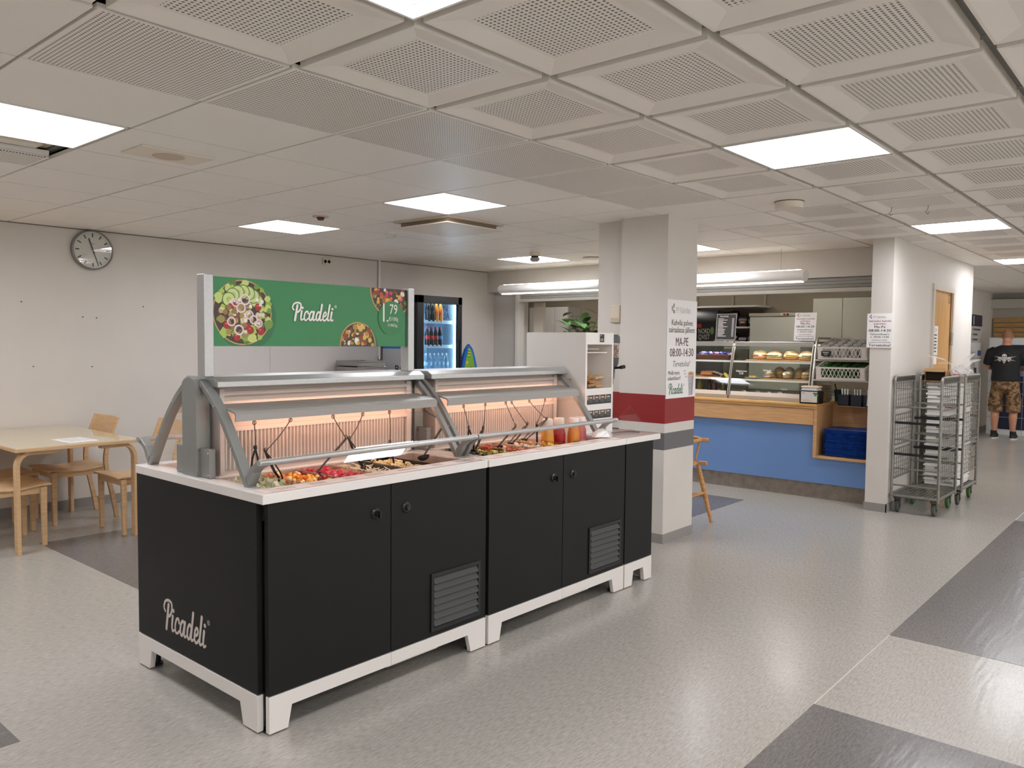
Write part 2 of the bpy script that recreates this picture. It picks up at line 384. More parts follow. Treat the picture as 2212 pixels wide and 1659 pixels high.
# kitchen behind the hatch
struct(MB().box(10.6, 10.75, 3.05, 9.1, 0, 2.6).build('wall_kitchen_back', BEIGE))
struct(MB().box(8.36, 10.6, 9.0, 9.1, 0, 2.6).build('wall_kitchen_side', BEIGE))
struct(MB().box(8.22, 8.36, WL+.15, 9.1, 0, 2.6).build('wall_kitchen_front', BEIGE))
# door
dr = thing('door_1', 'x', 'x', (9.35, 2.1, 0)); del dr['category']; del dr['label']; struct(dr)
DW = wood('door_birch', '#d6a76b', '#c9985c', .35, (20, 20, 2))
d = MB().box(8.94, 9.76, 2.11, 2.15, .01, 2.09).build('door_leaf', DW, dr)
MB().box(8.905, 8.965, 2.082, 2.104, 0, 2.065).box(9.735, 9.795, 2.082, 2.104, 0, 2.065).box(8.905, 9.795, 2.082, 2.104, 2.0655, 2.125).build('door_frame', mat('door_frame_paint', '#cfc6b8', .45), dr)
MB().cyl((9.742, 2.09, 1.5), (9.742, 2.09, 1.64), .014).build('hinge', STEEL, dr)
MB().box(9.05, 9.085, 2.05, 2.11, .98, 1.08).build('door_handle', CHROME, dr)
p = Print((9.66, 2.109, 2.0), (1,0,0), (0,0,1)); p.rect(-.035,-.045,.035,.045,'#5d5040'); p.rect(-.024,-.03,.024,.03,'#c9a878',2); p.poly([(-.012,-.02),(.012,-.02),(.008,.02),(-.006,.018)],'#4a3a2c',3); p.build('room_plate', dr)

# ---- ceiling: slab, grid, tiles
ceil = struct(MB().box(XB-.1, XE+.1, YB-.1, 9.1, 2.6, 2.68).build('ceiling', VOID, loc=(0,0,0)))
LIGHTS = [(-1,0),(3,0),(8,0),(13,0),(18,0),(-1,4),(3,4),(8,4),(3,7),(8,7),(-1,7),(-6,0),(-6,4),(-6,7),
          (-1,-4),(3,-4),(8,-4),(13,-4),(-6,-4),(18,-4),(-1,-8),(3,-8),(8,-8),(13,-8)]
def tile_mesh(kind, sx=GDX, sy=GDY):
    b = MB()
    if kind == 'coffer':
        hx, hy = sx/2-.020, sy/2-.020; d = .014
        def sq(a, c, z): return [(-a,-c,z),(a,-c,z),(a,c,z),(-a,c,z)]
        rg = [sq(hx,hy,.045), sq(hx,hy,0), sq(hx-.010,hy-.010,0), sq(hx-.085,hy-.085,d), sq(hx-.100,hy-.100,d)]
        for i in range(4):
            fs = [(j, 4+j, 4+(j+1)%4, (j+1)%4) for j in range(4)]
            b.add(rg[i]+rg[i+1], fs, 0)
        b.add(rg[4], [(3,2,1,0)], 1)
        me = b.build('t', [CEILC, PERF_C], loc=(0,0,0))
    else:
        hx, hy = sx/2-.006, sy/2-.006
        b.box(-hx,hx,-hy,hy,0,.02)
        if kind == 'perf': b.m[0] = 1
        me = b.build('t', [CEILP, PERF_F], loc=(0,0,0))
    m = me.data; D.objects.remove(me); m.name = 'ceiling_tile_'+kind; return m
TM = {}
def kind_of(i, j):
    if (i, j) in ((5,1),): return 'plain'
    if (i, j) == (7,2): return 'coffer'
    if j <= 1: return 'coffer'
    if j == 2 and i <= 4: return 'perf'
    return 'plain'
tiles = []
for i in range(-9, 24):
    for j in range(-10, 10):
        if (i, j) in LIGHTS or (i, j) in ((4,5),(-1,5)): continue
        x0 = GX0+i*GDX; y0 = GY0+j*GDY; x1 = x0+GDX; y1 = y0+GDY; k = kind_of(i, j)
        if x1 > XE+.35 or y0 < YB-.3 or x0 < XB-.3: continue
        if x0 > 7.5 and j == 1 and x0 < 10.7: y1 = 2.1; k = 'plain'
        if x0 >= 10.7 and j == 1: k = 'plain'
        if x0 >= 10.7 and j == 2: y1 = 2.92; k = 'plain'
        elif x0 >= 7.4 and j >= 2 and x0 < 8.0: x1 = min(x1, 8.08); k = 'plain' if (i, j) != (7,2) else k
        elif x0 >= 8.0 and j >= 2: continue
        if x1 > XE: x1 = XE
        if x1-x0 < .05 or y1-y0 < .05: continue
        key = (k, round(x1-x0, 3), round(y1-y0, 3))
        if key not in TM: TM[key] = tile_mesh(k, x1-x0, y1-y0)
        c = ((x0+x1)/2, (y0+y1)/2, ZC); tiles.append((0 if in_view(c, 150) else 1, Vector(c).length, key, c))
tiles.sort(key=lambda t: (t[0], t[1]))
rest = MB()
for q, (hid, dist, key, c) in enumerate(tiles):
    if q < 290 and not hid:
        o = D.objects.new('ceiling_tile', TM[key]); COL.objects.link(o); o.parent = ceil; o.location = c
    else:
        me = TM[key]; b0 = len(rest.v)
        rest.add([v.co+Vector(c) for v in me.vertices], [tuple(pg.vertices) for pg in me.polygons], 0)
tag(rest.build('distant_ceiling_tiles', CEILC, ceil), kind='stuff')
g = MB()
for i in range(-9, 25):
    x = GX0+i*GDX
    if XB < x < XE:
        y1 = WL if x < 8.05 else (2.1 if x < 10.75 else 2.93)
        g.box(x-.02, x+.02, YB, y1, 2.478, 2.50)
for j in range(-10, 11):
    y = GY0+j*GDY
    if YB < y < WL: g.box(XB, 8.08 if y > 2.05 else XE, y-.02, y+.02, 2.479, 2.499)
g.build('ceiling_grid', TBAR, ceil)
struct(MB().box(8.36, 10.6, 2.28, 9.0, 2.5, 2.56).build('ceiling_kitchen', WHITE))
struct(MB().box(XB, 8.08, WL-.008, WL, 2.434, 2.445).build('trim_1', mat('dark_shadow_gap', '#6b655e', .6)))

# ---- ceiling light panels
LAMP = emis('light_diffuser', '#f7f8ff', LAMP_POWER)
LFR = mat('lamp_frame', '#f2efe9', .4)
LLAB = {(-1,0): 'square ceiling light panel at the top edge of the picture above the salad bar', (3,0): 'large bright ceiling light panel nearest the pillar among the coffered tiles',
 (8,0): 'bright ceiling light panel above the roll cages with hooks hanging beside it', (13,0): 'distant ceiling light panel over the corridor, in front of the farthest one',
 (18,0): 'farthest small ceiling light panel above the standing man', (-1,4): 'large ceiling light panel at the side edge near the round ceiling speaker',
 (3,4): 'bright ceiling light panel beside the square air conditioning cassette', (8,4): 'ceiling light panel half hidden behind the pillar',
 (3,7): 'ceiling light panel above the green sign near the clock wall', (8,7): 'ceiling light panel beside the hanging smoke detector near the drinks fridge'}
for (i, j) in LIGHTS:
    x0 = GX0+i*GDX+.012; x1 = GX0+(i+1)*GDX-.012; y0 = GY0+j*GDY+.012; y1 = GY0+(j+1)*GDY-.012
    if x0 < XB or y0 < YB: continue
    t = thing('ceiling_light', LLAB.get((i, j), 'square ceiling light panel outside the picture'), 'ceiling light', ((x0+x1)/2, (y0+y1)/2, ZC), 'square ceiling light panels')
    fz = ZC-.002; fr = MB()
    for a in ((x0,x0+.01,y0,y1),(x1-.01,x1,y0,y1),(x0+.01,x1-.01,y0,y0+.01),(x0+.01,x1-.01,y1-.01,y1)): fr.box(a[0],a[1],a[2],a[3],fz,ZC+.05)
    fr.build('frame', LFR, t); MB().box(x0+.022,x1-.022,y0+.022,y1-.022,ZC+.032,ZC+.036).build('diffuser', LAMP, t); MB().box(x0+.01,x1-.01,y0+.01,y1-.01,ZC+.0362,ZC+.05).build('back_tray', TBAR, t)

# opened tile beside the edge light: recessed tray with two bars and a short perforated sheet
x0, x1, y0, y1 = GX0-GDX+.008, GX0-.008, GY0+5*GDY+.008, GY0+6*GDY-.008
t = thing('open_ceiling_unit', 'opened ceiling unit with pale bars and perforated sheet beside the edge light', 'ceiling unit', ((x0+x1)/2, (y0+y1)/2, ZC))
MB().box(x0, x1, y0, y0+.33, ZC+.05, ZC+.06).build('recess_panel', mat('recess_cream', '#d8ccb8', .5), t)
MB().box(x0, x1-.10, y0+.10, y0+.20, ZC+.012, ZC+.049).build('tube_cover', mat('tube_cover_cream', '#e6dfd0', .4), t, bevel=.01)
for yy in (y0+.235, y0+.285): MB().box(x0, x1-.03, yy, yy+.02, ZC, ZC+.02).build('slot_bar', WHITEP, t)
MB().box(x0, x1, y0+.325, y1, ZC, ZC+.02).build('perforated_sheet', PERF_F, t)
# ------------------------------------------------------------------ salad bar
YF, YK = 2.61, 3.65                       # front and back of the cabinets
ARC = [(3.13,1.325),(3.09,1.297),(3.03,1.25),(2.96,1.18),(2.892,1.094),(2.836,1.018),(2.77,.922)]
def mir(pl): return [(2*3.195-y, z) for y, z in pl]
def smooth_curve(pts, k=4):
    q = [Vector((a, b, 0)) for a, b in pts]; out = []
    for i in range(len(q)-1):
        p0, p1, p2, p3 = q[max(i-1,0)], q[i], q[i+1], q[min(i+2,len(q)-1)]
        for s in range(k):
            t = s/k; v = .5*((2*p1)+(-p0+p2)*t+(2*p0-5*p1+4*p2-p3)*t*t+(-p0+3*p1-3*p2+p3)*t**3); out.append((v.x, v.y))
    return out+[(q[-1].x, q[-1].y)]
ARCS = smooth_curve(ARC)
GLASS_C = smooth_curve([(3.13,1.325),(3.09,1.297),(3.03,1.25),(2.96,1.18),(2.895,1.094),(2.845,1.018),(2.79,.922)])
def inset(curve, d):
    out = []
    for i, p in enumerate(curve):
        a = curve[max(i-1,0)]; b = curve[min(i+1,len(curve)-1)]; t = Vector((b[0]-a[0], b[1]-a[1])).normalized()
        out.append((p[0]-t.y*d, p[1]+t.x*d))
    return out
def arch_poly(width=.024): return ARCS+inset(ARCS, width)[::-1]
WELL = mat('well_liner', '#dcd4cc', .28, .1)
RIB = mat('ribbed_panel', '#cfc6bf', .4, .1)
GLOW = emis('warm_bar_tube', '#ffc9ae', 13)
HOUS = mat('lamp_housing_grey', '#a8a5a0', .4, .3)
def vent(parent, x0, x1, z0, z1):
    f = MB()
    for a in ((x0,x1,z0,z0+.018),(x0,x1,z1-.018,z1),(x0,x0+.016,z0+.018,z1-.018),(x1-.016,x1,z0+.018,z1-.018)): f.box(a[0],a[1],YF-.008,YF+.004,a[2],a[3])
    f.build('vent_frame', BLACKP, parent)
    MB().box(x0+.01,x1-.01,YF-.001,YF+.003,z0+.01,z1-.01).build('vent_backing', mat('vent_dark', '#0c0c0c', .7), parent)
    n = 7; h = (z1-z0-.04)/n
    for k in range(n):
        zz = z0+.02+h*(k+.5)
        MB().obox(((x0+x1)/2, YF-.0045, zz), (x1-x0-.034, .003, h*.92), (R(-22),0,0)).build('vent_slat', mat('vent_slat_black', '#2e2f2e', .4), parent)
def lock(parent, x, z, key=False):
    b = MB().lathe([(0,0),(.024,0),(.024,.004),(.017,.009),(.013,.009),(.011,.018),(0,.018)], (x, YF-.018, z), 20, 'y')
    b = MB(); b.lathe([(.0,-.02),(.011,-.02),(.013,-.010),(.018,-.010),(.024,-.004),(.024,0),(0,0)], (x, YF, z), 20, 'y')
    if key: b.box(x-.003,x+.003,YF-.034,YF-.018,z-.016,z+.012)
    b.build('lock_knob', BLACKP, parent, smooth=35)
def feet_poly(x0, x1, fl=.1, fr=.1, l=True, r=True):
    p = [(x0,.148),(x0,.006)] if l else [(x0,.148),(x0,.092)]
    if l: p += [(x0+fl*.82,.006),(x0+fl,.092)]
    if r: p += [(x1-fr,.092),(x1-fr*.82,.006),(x1,.006)]
    else: p += [(x1,.092)]
    return p+[(x1,.148)]
def salad_unit(x0, x1, xm, first, label, keys):
    t = thing('salad_bar', label, 'salad bar', ((x0+x1)/2, (YF+YK)/2, 0), 'salad bar cabinets')
    MB().box(x0+.03, x1-.002, YF+.03, YK-.03, .15, .74).build('carcass', BLACKL, t)
    MB().box(x0+.004, x1-.002, YK-.03, YK-.004, .15, .884).build('back_panel', BLACKL, t)
    lo = x0+.02 if first else x0+.006
    for k, (a, b) in enumerate(((lo, xm-.002), (xm+.002, x1-.004))):
        d = MB().box(a, b, YF, YF+.024, .152, .884).build('door', BLACKL, t, bevel=.0015)
        lock(d, (xm-.085) if k == 0 else (xm+.085), .771, keys[k])
        if k == 1: vent(d, x1-.372, x1-.048, .174, .442)
    if first:
        e = MB().box(x0, x0+.024, YF+.045, YK, .152, .905).build('end_panel', BLACKL, t, bevel=.0015)
        pr = Print((x0-.0005, 0, 0), (0,-1,0), (0,0,1)); script_logo(pr, -3.412, .232, .122, '#cfc3bb'); pr.build('lettering', e)
        pp = feet_poly(YF+.045, YK, .125, .125)
        MB().prism(pp, 'x', x0-.001, x0+.024).build('end_plinth', WHITEL, t, bevel=.001)
    else: MB().box(x0+.004, x0+.024, YF+.03, YK-.03, .15, .884).build('end_panel', BLACKL, t)
    MB().prism(feet_poly(lo, xm-.001, .1, .1, True, False), 'y', YF-.002, YF+.022).prism(feet_poly(xm+.001, x1-.004, .1, .125, False, True), 'y', YF-.002, YF+.022).build('front_plinth', WHITEL, t, bevel=.001)
    MB().prism(feet_poly(x0+.01, x1-.004, .1, .1), 'y', YK-.024, YK-.002).build('back_plinth', WHITEL, t)
    for fx in (x0+.05, x1-.06):
        for fy in (YF+.04, YK-.06): MB().cyl((fx,fy,0),(fx,fy,.15),.02).cyl((fx,fy,0),(fx,fy,.008),.03).build('levelling_foot', BLACKP, t)
    MB().prism([(xm+.01,.148),(xm+.02,.055),(xm+.06,.035),(x1-.24,.035),(x1-.19,.06),(x1-.18,.148)], 'y', YF+.09, YF+.55).build('drip_pan', WHITEP, t, bevel=.01)
    # worktop ring with two wells
    c = MB()
    c.box(x0-.004 if first else x0, x1, YF-.006, 2.715, .886, .924)
    c.box(x0-.004 if first else x0, x1, 3.585, YK+.004, .886, .924)
    c.box(x0-.004 if first else x0, x0+.075, 2.715, 3.585, .886, .924); c.box(x1-.045, x1, 2.715, 3.585, .886, .924)
    c.box(x0+.075, x1-.045, 3.09, 3.30, .886, .924)
    c.build('worktop', WTOP, t, bevel=.003)
    for a, b in ((2.715, 3.09), (3.30, 3.585)):
        wv = MB(); X0, X1 = x0+.075, x1-.045
        wv.box(X0,X1,a,b,.795,.80); wv.box(X0,X0+.003,a,b,.80,.915); wv.box(X1-.003,X1,a,b,.80,.915); wv.box(X0,X1,a,a+.003,.80,.915); wv.box(X0,X1,b-.003,b,.80,.915)
        wv.build('cooling_well', WELL, t)
    # arches, posts, ridge
    def arch(xa, xb, name='arch'):
        MB().prism(arch_poly(), 'x', xa, xb).build(name, ALUP, t, smooth=30, bevel=.002)
        MB().prism([(2*3.195-y, z) for y, z in arch_poly()], 'x', xa, xb).build(name, ALUP, t, smooth=30, bevel=.002)
    ends = [(x0+.035, x0+.075)] if first else [(x0+.004, x0+.03)]
    ends.append((x1-.034, x1-.006) if first else (x1-.05, x1-.015))
    for a, b in ends: arch(a, b)
    px = x0+.03 if first else x0+.004
    MB().prism([(3.135,.924),(3.135,1.312),(3.155,1.33),(3.185,1.338),(3.20,1.338),(3.235,1.33),(3.255,1.312),(3.255,.924)], 'x', px-.012, px+.05).build('end_post', ALUP, t, bevel=.002)
    MB().prism([(3.135,.924),(3.135,1.3),(3.255,1.3),(3.255,.924)], 'x', x1-.055, x1-.012).build('end_post', ALUP, t, bevel=.002)
    for a, b in ((3.055, 3.134), (3.256, 3.335)): MB().box(px+.002, px+.03, a, b, .925, 1.045).build('bracket_plate', ALUP, t, bevel=.003)
    sc_ = MB()
    for yy, zz in ((3.06,1.03),(3.12,1.03),(3.06,.94),(3.12,.94),(3.27,1.03),(3.325,1.03),(3.27,.94),(3.325,.94)): sc_.cyl((px-.002,yy,zz),(px+.004,yy,zz),.005,n=10)
    for q in (2, 9, 17, 22):
        y, z = inset(ARCS, .012)[q]
        for yy in (y, 2*3.195-y): sc_.cyl((ends[0][0]-.003,yy,z),(ends[0][0]+.002,yy,z),.0045,n=10)
    tag(sc_.build('screw', CHROME, t), kind='stuff')
    xs0 = ends[0][0]+(.004 if first else 0); xs1 = x1-.004
    MB().prism([(3.05,1.298),(3.05,1.322),(3.085,1.341),(3.305,1.341),(3.34,1.322),(3.34,1.298)], 'x', xs0+.03, xs1).build('ridge_profile', ALU, t, bevel=.003)
    # divider with ribs, lamp housings, glass
    a0, a1 = x0+.10, x1-.06
    dv = MB(); dv.box(a0, a1, 3.105, 3.285, .924, 1.30); dv.build('divider_panel', mat('divider_beige', '#cdbfb6', .45), t)
    fr = MB()
    for s_, yy in ((-1, 3.105), (1, 3.285)):
        y0_, y1_ = sorted((yy, yy+s_*.014))
        fr.box(a0+.02, a1-.03, y0_, y1_, 1.108, 1.128); fr.box(a0+.02, a1-.03, y0_, y1_, 1.262, 1.278); fr.box(a1-.03, a1, y0_, y1_, .93, 1.29); fr.box(a0, a0+.02, y0_, y1_, .93, 1.29)
    fr.build('divider_frame', mat('divider_trim', '#d8cdc5', .4), t)
    n = int((a1-a0-.05)/.0185); rb = MB(); pts = []
    for k in range(n):
        xa = a0+.022+k*.0185
        for s_, yy in ((-1, 3.105), (1, 3.285)):
            rb.prism([(xa, yy), (xa+.004, yy+s_*.011), (xa+.011, yy+s_*.011), (xa+.015, yy)], 'z', .945, 1.108)
    tag(rb.build('rib', RIB, t), kind='stuff')
    gaps = MB(); gaps.box(a0+.02, a1-.03, 3.1035, 3.105, .945, 1.108).box(a0+.02, a1-.03, 3.285, 3.2865, .945, 1.108); gaps.build('rib_backing', mat('rib_gap', '#8d827c', .6), t)
    for s_ in (-1, 1):
        f_ = (lambda y: y) if s_ < 0 else (lambda y: 2*3.195-y)
        h0, h1 = ends[0][1]+.001, ends[1][0]-.001
        MB().prism([(f_(2.925),1.166),(f_(2.922),1.195),(f_(2.935),1.205),(f_(3.07),1.228),(f_(3.072),1.222),(f_(2.94),1.198),(f_(2.931),1.19),(f_(2.933),1.166)], 'x', h0, h1).build('lamp_housing', HOUS, t)
        tb = MB().cyl((h0+.10, f_(2.985), 1.186), (h1-.03, f_(2.985), 1.186), .0085, n=10).build('light_tube', GLOW, t)
        gi = [(f_(y), z) for y, z in inset(GLASS_C, .004)][1:-2]
        gb = MB(); xa, xb = ends[0][1]-.004, ends[1][0]+.004
        n_ = len(gi); vs = [(xa,y,z) for y,z in gi]+[(xb,y,z) for y,z in gi]
        gb.add(vs, [(i, i+1, n_+i+1, n_+i) for i in range(n_-1)])
        go = gb.build('curved_glass', PANE, t, smooth=True)
        rail_y = f_(2.685); e0, e1 = (x0+.03, x1+.004) if first else (x0+.0, x1+.01)
        MB().cyl((e0, rail_y, 1.03), (e1, rail_y, 1.03), .0125, n=16).build('tray_rail', ALU, t, smooth=50)
        for a, b in ends:
            br = MB().prism([(f_(y_-.019),z_) for y_, z_ in ((2.793,.930),(2.770,.962),(2.758,.985),(2.735,1.004),(2.704,1.016),(2.690,1.028),(2.697,1.041),(2.712,1.042),(2.742,1.026),(2.768,1.008),(2.785,.988),(2.808,.965))], 'x', a, b)
            br.build('rail_bracket', ALUP, t, bevel=.002)
        # end glass between arch and post
        ai = inset(ARCS, .02); poly = [(f_(y), z) for y, z in ai if z < 1.285 and y < 3.13]+[(f_(3.13), .926), (f_(3.13), 1.29)]
        xg = (ends[0][0]+ends[0][1])/2
        MB().add([(xg, y, z) for y, z in poly], [tuple(range(len(poly)))]).build('end_glass', PANE, t)
    # printed item strip along the front of the worktop
    pr = Print((x0, 0, .9246), (1,0,0), (0,1,0)); rr = random.Random(int(x0*10)); u = .1
    pr.rect(.03, 2.625, x1-x0-.03, 2.71, '#d9cdc5', 0)
    while u < x1-x0-.14:
        wd = rr.uniform(.05,.12); v = 2.65
        for q in range(3):
            uu = u
            while uu < u+wd: s2 = rr.uniform(.006,.016); pr.rect(uu, v+q*.014, min(uu+s2,u+wd), v+q*.014+.007, rr.choice(['#6a5148','#7b6257','#8f766a'])); uu += s2+.004
        u += wd+rr.uniform(.05,.1)
    pr.build('item_labels', t)
    return t
BAR1 = salad_unit(1.615, 2.838, 2.233, True, 'black salad bar cabinet with curved glass and lettered end panel, carrying the green sign', (True, False))
BAR2 = salad_unit(2.850, 4.070, 3.453, False, 'black salad bar cabinet with curved glass standing beside the white bread tower', (True, False))

# ---- the green sign on the first bar
t = BAR1
for xa in (1.655, 2.765):
    MB().box(xa, xa+.042, 3.10, 3.16, 1.341, 1.765).build('sign_post', ALU, t, bevel=.003)
sb = MB().box(1.698, 2.764, 3.115, 3.145, 1.468, 1.758).build('sign_board', mat('sign_green', '#2f7d49', .4), t)
pr = Print((0, 3.1145, 0), (1,0,0), (0,0,1)); S0, S1, Z0, Z1 = 1.6985, 2.7635, 1.4685, 1.7575
pr.rect(S0, Z0, S1, Z1, '#2e8049', 0)
rr = random.Random(5)
def clip(pts): return [(min(max(a,S0),S1), min(max(b,Z0),Z1)) for a, b in pts]
def blob(cx, cy, r, n=11, j=.3): return clip([(cx+r*rr.uniform(1-j,1)*math.cos(2*PI*i/n), cy+r*rr.uniform(1-j,1)*math.sin(2*PI*i/n)) for i in range(n)])
# big bowl
cx, cy, r = 1.838, 1.612, .139
pr.poly(clip(circ(cx+.018, cy-.02, r*1.03, 40)), '#256b3c', 1)
pr.poly(clip(circ(cx, cy, r, 40)), '#c79a63', 2); pr.poly(clip(circ(cx, cy, r*.965, 40)), '#3d2a1a', 3)
for k in range(46):
    a = rr.uniform(0, 2*PI); d = r*rr.uniform(.62,.98); pr.poly(blob(cx+d*math.cos(a), cy+d*math.sin(a), rr.uniform(.014,.03), 11, .45), rr.choice(['#8fae3e','#a9c152','#6f9433','#c3d277','#557a2a']), 4)
for k in range(60):
    a = rr.uniform(0, 2*PI); d = r*rr.uniform(0,.8); pr.poly(blob(cx+d*math.cos(a), cy+d*math.sin(a), rr.uniform(.008,.02)), rr.choice(['#9a8a4a','#b9a56a','#7c4a36','#6b5a2c','#d8c9a8']), 5)
for k in range(7):
    a = R(35+18*k); px, py = cx+.082*math.cos(a), cy+.088*math.sin(a); pr.disc(px, py, .031, '#4e7a35', 6+k, 20); pr.disc(px, py, .027, '#c9d68c', 6.5+k, 20); pr.disc(px, py, .012, '#aebf63', 6.8+k, 12)
for px, py in ((-.05,.03),(.072,.025),(-.075,-.055),(.035,-.075),(-.03,-.105),(.085,-.08),(.02,-.06),(-.045,.035)): pr.disc(cx+px, cy+py, .0165, '#a31a18', 15, 16); pr.disc(cx+px-.004, cy+py+.006, .004, '#e2605a', 15.5, 8)
for k in range(24):
    px, py = rr.uniform(-.1,.1), rr.uniform(-.1,.07)
    pr.poly([(cx+px+q[0]*.008, cy+py+q[1]*.008) for q in ((-1,-.7),(.8,-1),(1,.8),(-.7,1))], rr.choice(['#efe9df','#e2dacd']), 16)
for k in range(12): px, py = rr.uniform(-.085,.09), rr.uniform(-.09,.04); pr.disc(cx+px, cy+py, .012, rr.choice(['#8d7336','#a8894a']), 17, 12)
for px, py, q in ((.01,.055,.024),(-.01,.02,.022),(-.055,-.04,.02),(-.02,-.075,.023),(.03,-.01,.02),(.075,-.045,.018),(.05,-.03,.02),(-.035,.04,.018)):
    pr.ring(cx+px, cy+py, q*.74, q, '#e6d6d4', 18, 20); pr.ring(cx+px, cy+py, q*.62, q*.74, '#b48a93', 18, 20)
# bottom bowl (cut by the board's edge) and top bowl
def half_bowl(cx, cy, r, up, cols, k=4):
    cl = [q for q in circ(cx, cy, r, 60) if Z0 <= q[1] <= Z1 and q[0] <= S1]
    def cb(rr_): return clip(circ(cx, cy, rr_, 60))
    pr.poly(clip(circ(cx+.016, cy-.016, r*1.03, 50)), '#256b3c', k); pr.poly(cb(r), '#c79a63', k+1); pr.poly(cb(r*.95), '#3a2716', k+2)
    for q in range(150):
        a = rr.uniform(0, 2*PI); d = r*.9*math.sqrt(rr.random()); x, y = cx+d*math.cos(a), cy+d*math.sin(a)
        if Z0+.004 < y < Z1-.004 and x < S1-.004: pr.poly(blob(x, y, rr.uniform(.006,.016)), rr.choice(cols), k+3+q*.02)
half_bowl(2.453, 1.478, .108, True, ['#d9b84c','#b5862f','#7d4a22','#efe7da','#5d6b2a','#8b3a22','#c99a3a','#3f4a1f','#e3d2a8'])
half_bowl(2.665, 1.752, .138, False, ['#d86a2f','#c4354a','#e0557a','#8b2f24','#e8d9c9','#d9a63c','#5d3a1c','#a9501f','#6d8a35'])
pr.disc(2.664, 1.610, .087, '#2a7a45', 20, 40)
pr.text('1', 2.612, 1.592, .135, '#efe8e2', 22, .72); pr.text('.', 2.637, 1.592, .09, '#efe8e2', 22); pr.text('79', 2.676, 1.632, .07, '#efe8e2', 22, .78)
pr.text('€/100g', 2.676, 1.598, .026, '#efe8e2', 22, .82); pr.text('17.90€/kg', 2.668, 1.568, .02, '#efe8e2', 22, .8)
script_logo(pr, 2.075, 1.586, .075, '#f2ebe6', 22); pr.build('sign_print', sb, PRINTG)
MB().box(1.698, 2.764, 3.125, 3.135, 1.44, 1.468).build('sign_rail', ALU, t) if False else None

# ---- food pans in the front well
CLEARP = glass('clear_pan', '#f7f2ef', .05)
FOODM = print_mat('food', .45)
def pan(x, w_, kind, label, black=False, unit='first'):
    y0_, y1_, zt, zb = 2.730, 3.078, .918, .825
    t = thing('food_pan', label, 'food pan', (x+w_/2, 2.90, .80), 'food pans in the salad bar')
    b = MB(); th = .0025
    b.box(x,x+w_,y0_,y1_,zb-.004,zb); b.box(x,x+th,y0_,y1_,zb,zt); b.box(x+w_-th,x+w_,y0_,y1_,zb,zt); b.box(x+th,x+w_-th,y0_,y0_+th,zb,zt); b.box(x+th,x+w_-th,y1_-th,y1_,zb,zt)
    b.box(x-.005,x+w_+.005,y0_-.006,y0_,zt-.003,zt); b.box(x-.005,x+w_+.005,y1_,y1_+.006,zt-.003,zt); b.box(x-.005,x,y0_,y1_,zt-.003,zt); b.box(x+w_,x+w_+.005,y0_,y1_,zt-.003,zt)
    b.box(x+.02,x+w_-.02,y0_+.03,y1_-.03,.80,zb-.004)
    b.build('pan', BLACKP if black else CLEARP, t)
    if kind is None: return t
    f = MB(); q = random.Random(int(x*1000)); a0_, a1_, b0_, b1_ = x+.012, x+w_-.012, y0_+.012, y1_-.012
    zl = {'low': .85}.get(kind, .888)
    f.box(x+.004,x+w_-.004,y0_+.004,y1_-.004,zb+.001,zl, col={'leaf':'#b3a98a','fruit':'#d9a24a','beet':'#c43a44','slaw':'#d9cdb4','pasta':'#cdb184','olive':'#3a2f2a','peas':'#8f9a4a','cubes':'#d9cfc0','corn':'#d9a63c','low':'#b5a48e','tomato':'#b53a24'}[kind])
    for k in range(95 if kind not in ('slaw','leaf') else 120):
        X, Y, Z = q.uniform(a0_,a1_), q.uniform(b0_,b1_), zl+q.uniform(0,.022); rt = (q.uniform(0,3),q.uniform(0,3),q.uniform(0,3))
        if kind == 'leaf': f.obox((X,Y,Z),(.03,.02,.0015),rt,col=q.choice(['#c9c29a','#d9d3b8','#a9aa78','#e0dccb']))
        elif kind == 'fruit': f.ell((X,Y,Z),(.013,.010,.009),8,5,rt,col=q.choice(['#e8912a','#f0a83a','#f2dfa0','#e8c35a','#d9742a','#efe6c9','#8b2a2a']))
        elif kind == 'beet': f.obox((X,Y,Z),(.02,.016,.012),rt,col=q.choice(['#c8303f','#d9485a','#b52638','#e06a78']))
        elif kind == 'slaw': f.obox((X,Y,Z),(.045,.003,.003),(0,q.uniform(-.4,.4),rt[2]),col=q.choice(['#e8dfc8','#f0e8d6','#d9cba8','#dfe0bd']))
        elif kind == 'pasta': f.tube([(X-.012,Y,Z),(X-.004,Y+.006,Z+.006),(X+.006,Y+.004,Z+.004),(X+.012,Y-.005,Z)],.005,6,col=q.choice(['#e3c792','#d9b87c','#ecd9ac']))
        elif kind == 'olive': f.ell((X,Y,Z),(.011,.009,.009),8,5,rt,col=q.choice(['#2a2320','#3b302a','#5a4a2c','#c9b24a']))
        elif kind == 'peas': f.ell((X,Y,Z),(.007,.007,.007),7,4,rt,col=q.choice(['#7f9a3c','#9ab04a','#d9c86a','#c9d07a']))
        elif kind == 'cubes': f.obox((X,Y,Z),(.015,.015,.013),rt,col=q.choice(['#efe6da','#e3d6c4','#d9c7ae']))
        elif kind == 'tomato': f.obox((X,Y,Z),(.016,.016,.012),rt,col=q.choice(['#b5301f','#c9482c','#d9603a','#e3c9a8']))
        elif kind == 'corn': f.obox((X,Y,Z),(.013,.011,.010),rt,col=q.choice(['#e8b53a','#f0c95a','#d99a2a','#efdc9a']))
        else: f.obox((X,Y,Z-.01),(.02,.012,.006),rt,col=q.choice(['#b59f80','#9c8a70','#cbbba0']))
    tag(f.build('food', FOODM, t), kind='stuff'); return t
